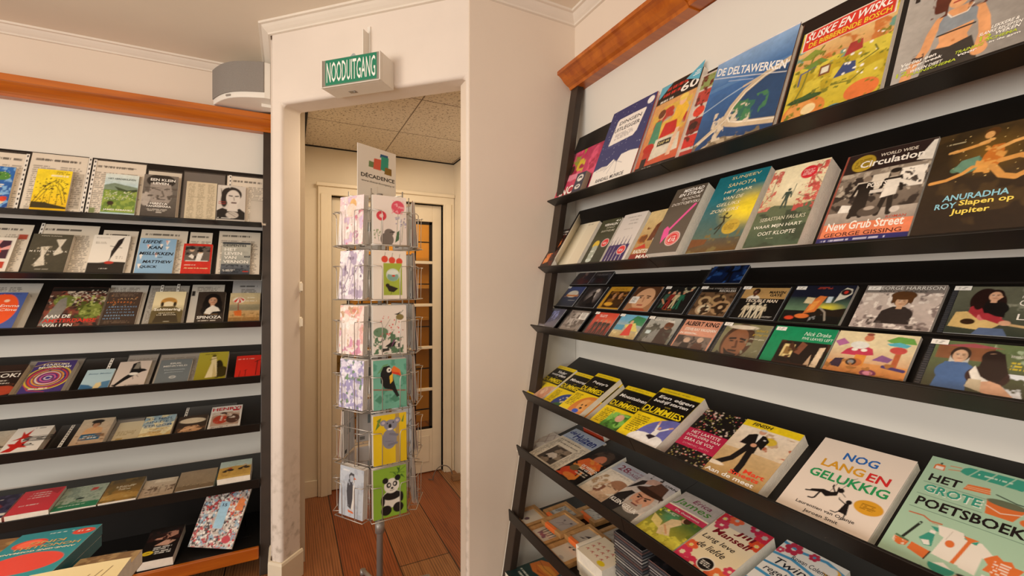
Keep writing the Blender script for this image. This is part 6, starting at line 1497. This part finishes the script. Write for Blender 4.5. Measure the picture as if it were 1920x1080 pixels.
KRED = 'f e9dcc4; ' + '; '.join('l b83028 .02 %.2f,%.2f %.2f,%.2f' % (x, y, x + .07, y + .06) + '; l b83028 .02 %.2f,%.2f %.2f,%.2f' % (x + .03, y + .05, x + .08, y - .02) for x in (.1, .28, .46, .64) for y in (.25, .45, .65)) + '; p c8241f .74,.78 .9,.9 .98,.8 .86,.7; e e8cc1c .78 .16 .12 .09'
flatpile('book', 'white box-like book with red branch drawings and a yellow spot', .487, .637, .047, .18, .052, .05, KRED, hard=True, spine='efe6d4', matte=True)
flatpile('book', 'white book with red dots on its edge under the branch-drawing book', .489, .637, .05, .185, .0012, .05, 'f efe6d6; d b83028 8 .03 0 0 1 .1', hard=True, spine='efe6d4', matte=True)
flatpile('book', 'slim white booklet standing at the end of the branch-drawing pile', .462, .482, .06, .17, .001, .10, 'f ece2d0', spine='e4d8c4', matte=True)
GS = 'stacked disc cases on the sixth tray'
for s0, nn, vv in ((.645, 22, .10), (.797, 20, .112)):
    for k_ in range(nn):
        n0 = .001 + k_ * .0107
        j = random.Random(k_ * 7 + int(s0 * 100)).uniform(-.002, .002)
        SEED[0] += 1
        r = thing('cd_case', ('topmost black disc case of the pile next to the branch-drawing book' if s0 < .7 else 'topmost dark disc case of the slightly lower second pile') if k_ == nn - 1 else ('clear-edged disc case within the pile next to the branch-drawing book' if s0 < .7 else 'clear-edged disc case within the slightly lower second pile'), 'compact disc', T.M(s0 + .072 + j, vv + j, n0, j * 4), GS)
        cc = [(.2, .19, .19), (.45, .43, .42), (.22, .12, .11), (.6, .58, .56), (.14, .15, .18)][(k_ * 3 + nn) % 5]
        w = MB().box(-.070, .001, .001, .070, .124, .0055, (.04, .04, .045))
        w.box(-.066, .002, .006, .069, .123, .0085, cc)
        w.build('booklet', M_PRINT, r)
        if k_ == nn - 1:
            w = MB()
            rg = front_sheet(w, 'f 17161a; n 2a2a30 5 .55; k a8a4a0 .1 .8 .7 .86 1; n 4a3a3a 6 .66', -.066, .002, .135, .121, .0090, .003, SEED[0])
            skirt(w, rg, .0004, (.1, .1, .1))
            w.build('inlay', M_PRINT, r)
        MB().box(-.072, 0, .0094, .072, .125, .0104).box(-.072, 0, 0, .072, .0012, .0094).box(-.072, .0012, 0, -.0708, .125, .0094).build('lid', M_CLEAR, r)

# ---- base shelf of the near rack
def base(label, x, y, z, rot, w_, h_, t_, spec, tilt=0, **kw):
    M = Matrix.Translation((x, y, z)) @ Matrix.Rotation(math.radians(rot), 4, 'Z') @ Matrix.Rotation(math.radians(tilt), 4, 'X')
    return book('book', label, 'book', M, w_, h_, t_, spec, cell=cell_at(M), **kw)


base('pale pink book at the bottom of the pile by the near rack post', .875, 1.735, .1725, -90, .15, .24, .07, 'f e8c8bc; k a86a60 .2 .4 .8 .6 2', spine='e8c0b4')
base('dark teal book with an orange tulip lying on the base shelf by the post', .89, 1.742, .2435, -90, .155, .25, .09,
     'f 1f3a38; v 1a302f 2a4a48; p d8782c .06,.5 .1,.74 .4,.86 .9,.82 .98,.66 .8,.5 .4,.44; p e89a3a .2,.6 .5,.76 .9,.76 .96,.66 .6,.6; p b8581c .1,.62 .4,.54 .8,.58 .5,.5; l 8a4a18 .015 .1,.7 .5,.66 .95,.7; k d8e0d4 0.10 0.270 0.70 0.330 1; k d8e0d4 0.20 0.190 0.60 0.250 1', tilt=3, spine='1f3a38')
base('dark red book beside the tulip book on the base shelf', .92, 1.56, .1725, -90, .15, .23, .05, 'f 5a2420; n 8a3a2c 5 .55; k d8b8a0 0.15 0.540 0.85 0.660 2', spine='5a2420')
base('tan book along the front of the base shelf under the disc piles', .92, 1.38, .1725, -90, .16, .23, .04, 'f a88a60; n 8a6a44 5 .5', spine='a08058')

# ------------------------------------------------------------------ revolving card rack in the doorway
SC = Vector((.423, 2.364, 0))
TOCAM = Vector((-SC.x, -SC.y, 0)).normalized()
SIDE = Vector((-TOCAM.y, TOCAM.x, 0))      # towards the viewer's right
FACES = [15, -45, 75, 135, 195, 255]
TOPS = [2.082, 1.817, 1.549, 1.286, 1.02, .762]
CW, CH_, AP = .162, .236, .185
sr = thing('card_spinner', 'tall chrome wire spinner of greeting cards standing in the doorway', 'card rack', Matrix.Translation(SC))


def face_axes(deg):
    a = math.radians(deg)
    n = TOCAM * math.cos(a) + SIDE * math.sin(a)
    return n, Vector((-n.y, n.x, 0))      # outward normal, and 'right' as seen by someone facing it


pole = MB().tube([(0, 0, .03), (0, 0, 1.2)], .0165, 14).tube([(0, 0, 1.2), (0, 0, 2.12)], .010, 12)
pole.tube([(0, 0, .36), (0, 0, .42)], .024, 14).tube([(0, 0, 2.10), (0, 0, 2.125)], .016, 12)
pole.build('pole', M_GREYPOLE, sr)
for k_ in range(4):
    a = math.radians(20 + 90 * k_)
    d = TOCAM * math.cos(a) + SIDE * math.sin(a)
    w = MB().tube([(d.x * .015, d.y * .015, .07), (d.x * .15, d.y * .15, .045), (d.x * .27, d.y * .27, .022)], .011, 8)
    w.tube([(d.x * .27, d.y * .27, .026), (d.x * .27, d.y * .27, 0)], .016, 10)
    w.build('leg', M_GREYPOLE, sr)
w = MB()
for deg in FACES:
    n, r = face_axes(deg + 30)
    p = n * .155
    w.tube([(p.x, p.y, .50), (p.x, p.y, 2.12)], .0032, 6)
    for z in (.52, 1.3, 2.1):
        w.tube([(0, 0, z), (p.x, p.y, z)], .003, 6)
w.build('wire_uprights', M_STEEL, sr)
for t_ in TOPS:
    w = MB()
    zb = t_ - CH_ - .004
    for deg in FACES:
        n, r = face_axes(deg)
        hw = CW / 2 + .012

        def q(a, o, z):
            p = n * o + r * a
            return (p.x, p.y, z)
        z1 = zb + .165
        # front wires of the pocket: two uprights that turn under the cards, joined by a cross wire
        for s in (-1, 1):
            w.tube([q(s * hw, AP - .02, z1), q(s * hw, AP + .022, z1), q(s * (hw - .045), AP + .024, z1 - .003), q(s * (hw - .05), AP + .022, z1 - .02), q(s * (hw - .05), AP + .020, zb), q(s * (hw - .05), AP - .022, zb - .001)], .0022, 6)
            w.tube([q(s * hw, AP - .024, zb), q(s * hw, AP - .024, z1)], .0022, 6)
        w.tube([q(-hw, AP - .022, zb), q(-hw, AP + .021, zb), q(hw, AP + .021, zb), q(hw, AP - .022, zb)], .0022, 6)
        w.tube([q(-hw, AP - .024, z1), q(hw, AP - .024, z1)], .0022, 6)
        w.tube([q(-hw, AP - .024, zb), q(hw, AP - .024, zb)], .0022, 6)
    w.build('wire_tier', M_STEEL, sr)
# header card
n, r = face_axes(39)
hm = Matrix((r, Vector((0, 0, 1)), n)).transposed().to_4x4()
hm.translation = SIDE * -.013 + Vector((0, 0, 2.098))
w = MB()
rg = front_sheet(w, 'f ece6dc; p 6d8a5a .27,.6 .44,.6 .43,.71 .28,.72; p d8604a .39,.58 .6,.58 .6,.8 .41,.79; p 2f5a8a .56,.84 .78,.83 .78,.91 .58,.91; p 2f9a84 .58,.6 .78,.57 .8,.87 .6,.87; p 8a6a2a .68,.53 .88,.52 .88,.66 .7,.67; t 2a2622 .52 .43 .88 .095 b DÉCADENCE; t 5a524a .52 .31 .86 .05 - www.thecardcompany.nl; l c8b8a4 .006 .5,.24 .5,.01', -.122, 0, .244, .262, .003, .0022, 7)
skirt(w, rg, .003, (.8, .77, .72))
w.build('header_card', M_PRINT, sr).matrix_local = hm

CARDS = {
    (0, 0): ('greeting card with pink flowers and a small grey animal', 'q; f efe2d8; e e0566a .74 .78 .2 .14; n f0a0a8 14 .55 .54 .64 .94 .92; e d8404c .24 .58 .15 .1; e f2c8c0 .24 .58 .06 .04; l 7a8a6a .012 .74,.64 .68,.06; l 7a8a6a .012 .24,.48 .22,.08; l 7a8a6a .012 .9,.5 .84,.06; l 7a8a6a .012 .1,.3 .16,.06; e 7a7068 .4 .1 .2 .14; e 7a7068 .46 .24 .14 .08; e 4a423c .5 .25 .02 .012; e 4a423c .58 .26 .06 .02; p 4a6a4a .64,.04 .7,.26 .78,.3 .76,.1; d a8a0b8 22 .022 .66 .36 .98 .58; d 8a9a6a 14 .02 .02 .1 .2 .4'),
    (0, 1): ('card with two pink wild flowers over soft watercolour', 'v f0e4de ecd8d8; n e0b8b0 4 .55; n d8c0d8 4 .58; e e8b878 .56 .82 .14 .12; e f2d8c8 .5 .7 .2 .14; n d88a9a 6 .62 .3 .0 1 .7; l 9aa07a .012 .4,.1 .3,.5 .2,.8; l 9aa07a .012 .6,.2 .5,.6; e c89ab0 .7 .2 .12 .08; n f8f4f0 9 .66'),
    (1, 0): ('greeting card with red cherries above a green bowl and blackbird', 'q; f f2e6d8; e e0503a .34 .82 .1 .07; e e0503a .56 .8 .1 .07; e e0503a .78 .78 .1 .07; l 4a3a2c .01 .34,.88 .36,.96; l 4a3a2c .01 .56,.87 .58,.95; l 4a3a2c .01 .78,.85 .8,.93; r a8b844 .3 .08 .86 .74; e d8e0d4 .58 .5 .2 .13; e 8ab0a0 .58 .46 .17 .09; e e9f0e4 .58 .55 .17 .05; e d8482c .6 .48 .05 .02; p 2f2620 .36,.3 .5,.28 .66,.24 .74,.22 .6,.14 .46,.16; e 2f2620 .42 .28 .06 .04; p d8a03a .36,.29 .32,.28 .37,.26; l 2f2620 .01 .54,.16 .52,.1'),
    (1, 1): ('card with lilac feather-like petals in cellophane', 'v e0d4de efe6e8; n b8a8c0 5 .52; n f6f0f2 6 .56; l 9a8aa0 .03 .1,.1 .4,.5 .5,.9; l b0a0b8 .03 .4,.1 .6,.5 .9,.8; l c8bcd0 .03 .0,.4 .3,.7 .4,.98; n 8a7a90 9 .66'),
    (2, 0): ('greeting card with dark birds and red-tipped plants', 'q; f ece0d4; e 6a8a6a .22 .46 .22 .1; n 5a7a5a 9 .52 0 .02 .9 .5; n 3a3a34 7 .6 .2 0 .8 .34; p 2a2622 .34,.16 .5,.24 .7,.26 .6,.16; p 2a2622 .62,.82 .74,.84 .84,.88 .76,.8; d d83a3c 26 .018 .2 .3 .9 .8; l 5a6a4a .015 .9,.9 .7,.74 .66,.6; e 8a7a4a .8 .76 .12 .06; l 8a7a6a .01 .3,.5 .5,.72; p 7a4a6a .5,.1 .6,.3 .66,.3'),
    (2, 1): ('card with pink and peach roses in cellophane', 'v f0e2d8 f2dcd0; n e8b0a8 4 .52; e e8b090 .6 .9 .22 .08; e d88a7a .6 .9 .1 .04; n f6eee8 6 .56; n d898b0 6 .62 0 0 1 .5; l f2e8e4 .03 .2,.1 .4,.6 .7,.9; n c8a080 8 .66'),
    (3, 0): ('sea-green card with a black toucan on a red branch', 'q; f 74b49c; n 5a9c84 5 .56; l a8503c .03 .0,.42 .96,.34; p 6a9a6a .1,.72 .3,.9 .46,.92 .3,.78; p 4f8a70 .5,.2 .66,.3 .8,.16 .64,.12; p 4f8a70 .04,.2 .2,.3 .3,.2 .2,.12; p 1c1a1a .22,.74 .3,.86 .48,.88 .56,.8 .6,.6 .68,.4 .78,.24 .7,.22 .56,.38 .34,.42 .22,.54; e efe8da .47 .79 .07 .05; e 1c1a1a .48 .79 .03 .02; p e8742c .54,.8 .62,.87 .8,.78 .84,.66 .74,.7 .56,.72; p d83a24 .56,.75 .76,.72 .84,.64 .74,.67 .56,.71; p f0c03a .48,.66 .58,.72 .58,.56 .5,.5'),
    (3, 1): ('card with lilac blossoms in cellophane', 'v d8d4e4 e0d8e8; n a8a0c8 6 .5; n f0ecf4 8 .54; n 8a80b0 9 .62; d f2eef6 30 .03; n 7a9a70 9 .68'),
    (4, 0): ('yellow card with a grey koala on a branch', 'q; f ecc81c; r b89a5a .66 .0 .78 1; e 8f8e9c .48 .5 .22 .2; e 8f8e9c .52 .78 .2 .11; e 8f8e9c .3 .84 .1 .06; e 8f8e9c .72 .86 .1 .06; e c8b8c0 .3 .84 .05 .03; e c8b8c0 .72 .86 .05 .03; e 1d1a1c .5 .76 .045 .045; e 1d1a1c .42 .82 .02 .014; e 1d1a1c .6 .83 .02 .014; e e9e4e4 .5 .7 .08 .02; l 7f7e8c .07 .5,.6 .72,.56; l 7f7e8c .07 .46,.38 .7,.4; p 6a8a3a .06,.7 .14,.9 .2,.8; p 6a8a3a .1,.9 .24,.95 .2,.84; p 6a8a3a .84,.82 .94,.98 .9,.8; l 6a6a78 .01 .36,.46 .6,.44'),
    (5, 0): ('lime green card with a panda among bamboo', 'q; f 8fb83a; l 4a7a2a .02 .8,.98 .66,.66; l 4a7a2a .015 .5,.9 .94,.84; l 4a7a2a .015 .6,.8 .96,.96; p 3f6a24 .56,.9 .7,.8 .66,.86; p 3f6a24 .8,.8 .96,.72 .86,.82; p 3f6a24 .7,.98 .78,.84 .8,.94; e f0ece0 .55 .36 .3 .18; e 1d1a1a .56 .42 .27 .09; e 1d1a1a .38 .14 .16 .1; e 1d1a1a .74 .16 .16 .1; e f2eee4 .55 .62 .23 .15; e 1d1a1a .36 .74 .09 .06; e 1d1a1a .73 .76 .09 .06; e 1d1a1a .46 .64 .07 .055; e 1d1a1a .65 .65 .07 .055; e f2eee4 .47 .64 .03 .025; e f2eee4 .64 .65 .03 .025; e 1d1a1a .56 .57 .04 .022; l 1d1a1a .01 .5,.53 .56,.52 .62,.54; e 1d1a1a .28 .34 .06 .1; e 1d1a1a .84 .36 .06 .1'),
    (5, 1): ('pale blue card with a dark grey penguin', 'q; f c8d0da; p 4a4a50 .36,.2 .3,.5 .34,.8 .46,.9 .6,.88 .62,.7 .58,.4 .56,.14; p e9e6e0 .56,.8 .62,.7 .66,.4 .58,.14 .5,.16 .56,.4; e e9e6e0 .48 .8 .05 .04; e 1c1a1c .48 .8 .025 .02; p e0703a .6,.82 .7,.78 .6,.77; p e0703a .36,.14 .58,.12 .62,.08 .4,.09; n b8c0cc 6 .58; k f2f2f2 .1 .9 .5 .95 1'),
}


def card(label, deg, tier, depth, spec, group, lean=3.0, dz=0.0, edge='e9e0d4', back=False):
    SEED[0] += 1
    n, r = face_axes(deg)
    m = Matrix((r, Vector((0, 0, 1)), n)).transposed().to_4x4()
    m.translation = SC + n * (AP - .016 + depth) + Vector((0, 0, TOPS[tier] - CH_ + dz))
    m = m @ Matrix.Rotation(math.radians(-lean), 4, 'X')
    root = thing('greeting_card', label, 'greeting card', m, group)
    w = MB()
    near = deg in (15, -45)
    rg = front_sheet(w, spec, -CW / 2, 0, CW, CH_, .0024, .0026 if near else .006, SEED[0])
    skirt(w, rg, .0022, lin(edge))
    w.build('card_front', M_PRINT, root)
    w = MB().box(-CW / 2 + .002, .002, -.0006, CW / 2 - .002, CH_ - .004, .0002)
    if back:
        for k_ in range(9):
            w.box(.035 + k_ * .003, .012, -.0011, .0365 + k_ * .003, .03, -.0006, (.08, .08, .08))
        w.box(-.02, .1, -.0011, .02, .15, -.0006, lin('8a9aa0'))
    w.build('envelope', M_MATTE, root)
    return root


ORD = ['top', 'second', 'third', 'fourth', 'fifth', 'bottom']
PAST = ['efe6da', 'e4d8cc', 'd8c8c0', 'c8b0a0', '8a4a3a', '3a2a28', 'd8d8d4', 'e0cfae']
rnd = random.Random(4)
for ti in range(6):
    for fi, deg in enumerate(FACES):
        side = ['bright', 'pastel'][fi] if fi < 2 else None
        if fi < 2:
            if (ti, fi) not in CARDS:
                continue
            lab, spec = CARDS[(ti, fi)]
            card(lab + ', %s tier of the spinner' % ORD[ti], deg, ti, .021, spec, 'front cards of the spinner', 2.5)
            for k_ in range(5):
                card('plain card behind the ' + lab, deg, ti, .0155 - k_ * .0055, 'f ' + ['f2ece4', 'efe6da', 'e4d8cc'][k_ % 3], 'cards behind the front cards of the spinner', 2.5, .0006 * k_, 'f0eae2')
        else:
            pos = {2: 'edge-on on the side facing the door', 3: 'showing its white back on the far side', 4: 'showing its white back through the wires', 5: 'edge-on on the side facing the far rack'}[fi]
            for k_ in range(5 if fi in (2, 5) else 2):
                card('greeting card %s, %s tier' % (pos, ORD[ti]), deg + (15 if fi == 2 else 0), ti, .017 - k_ * .0065, 'f %s; n %s 5 .55' % (PAST[rnd.randrange(4)], PAST[rnd.randrange(4)]), 'side and rear cards of the spinner', 4 - k_, rnd.uniform(-.006, .004), PAST[(k_ * 3 + ti) % 8], back=True)
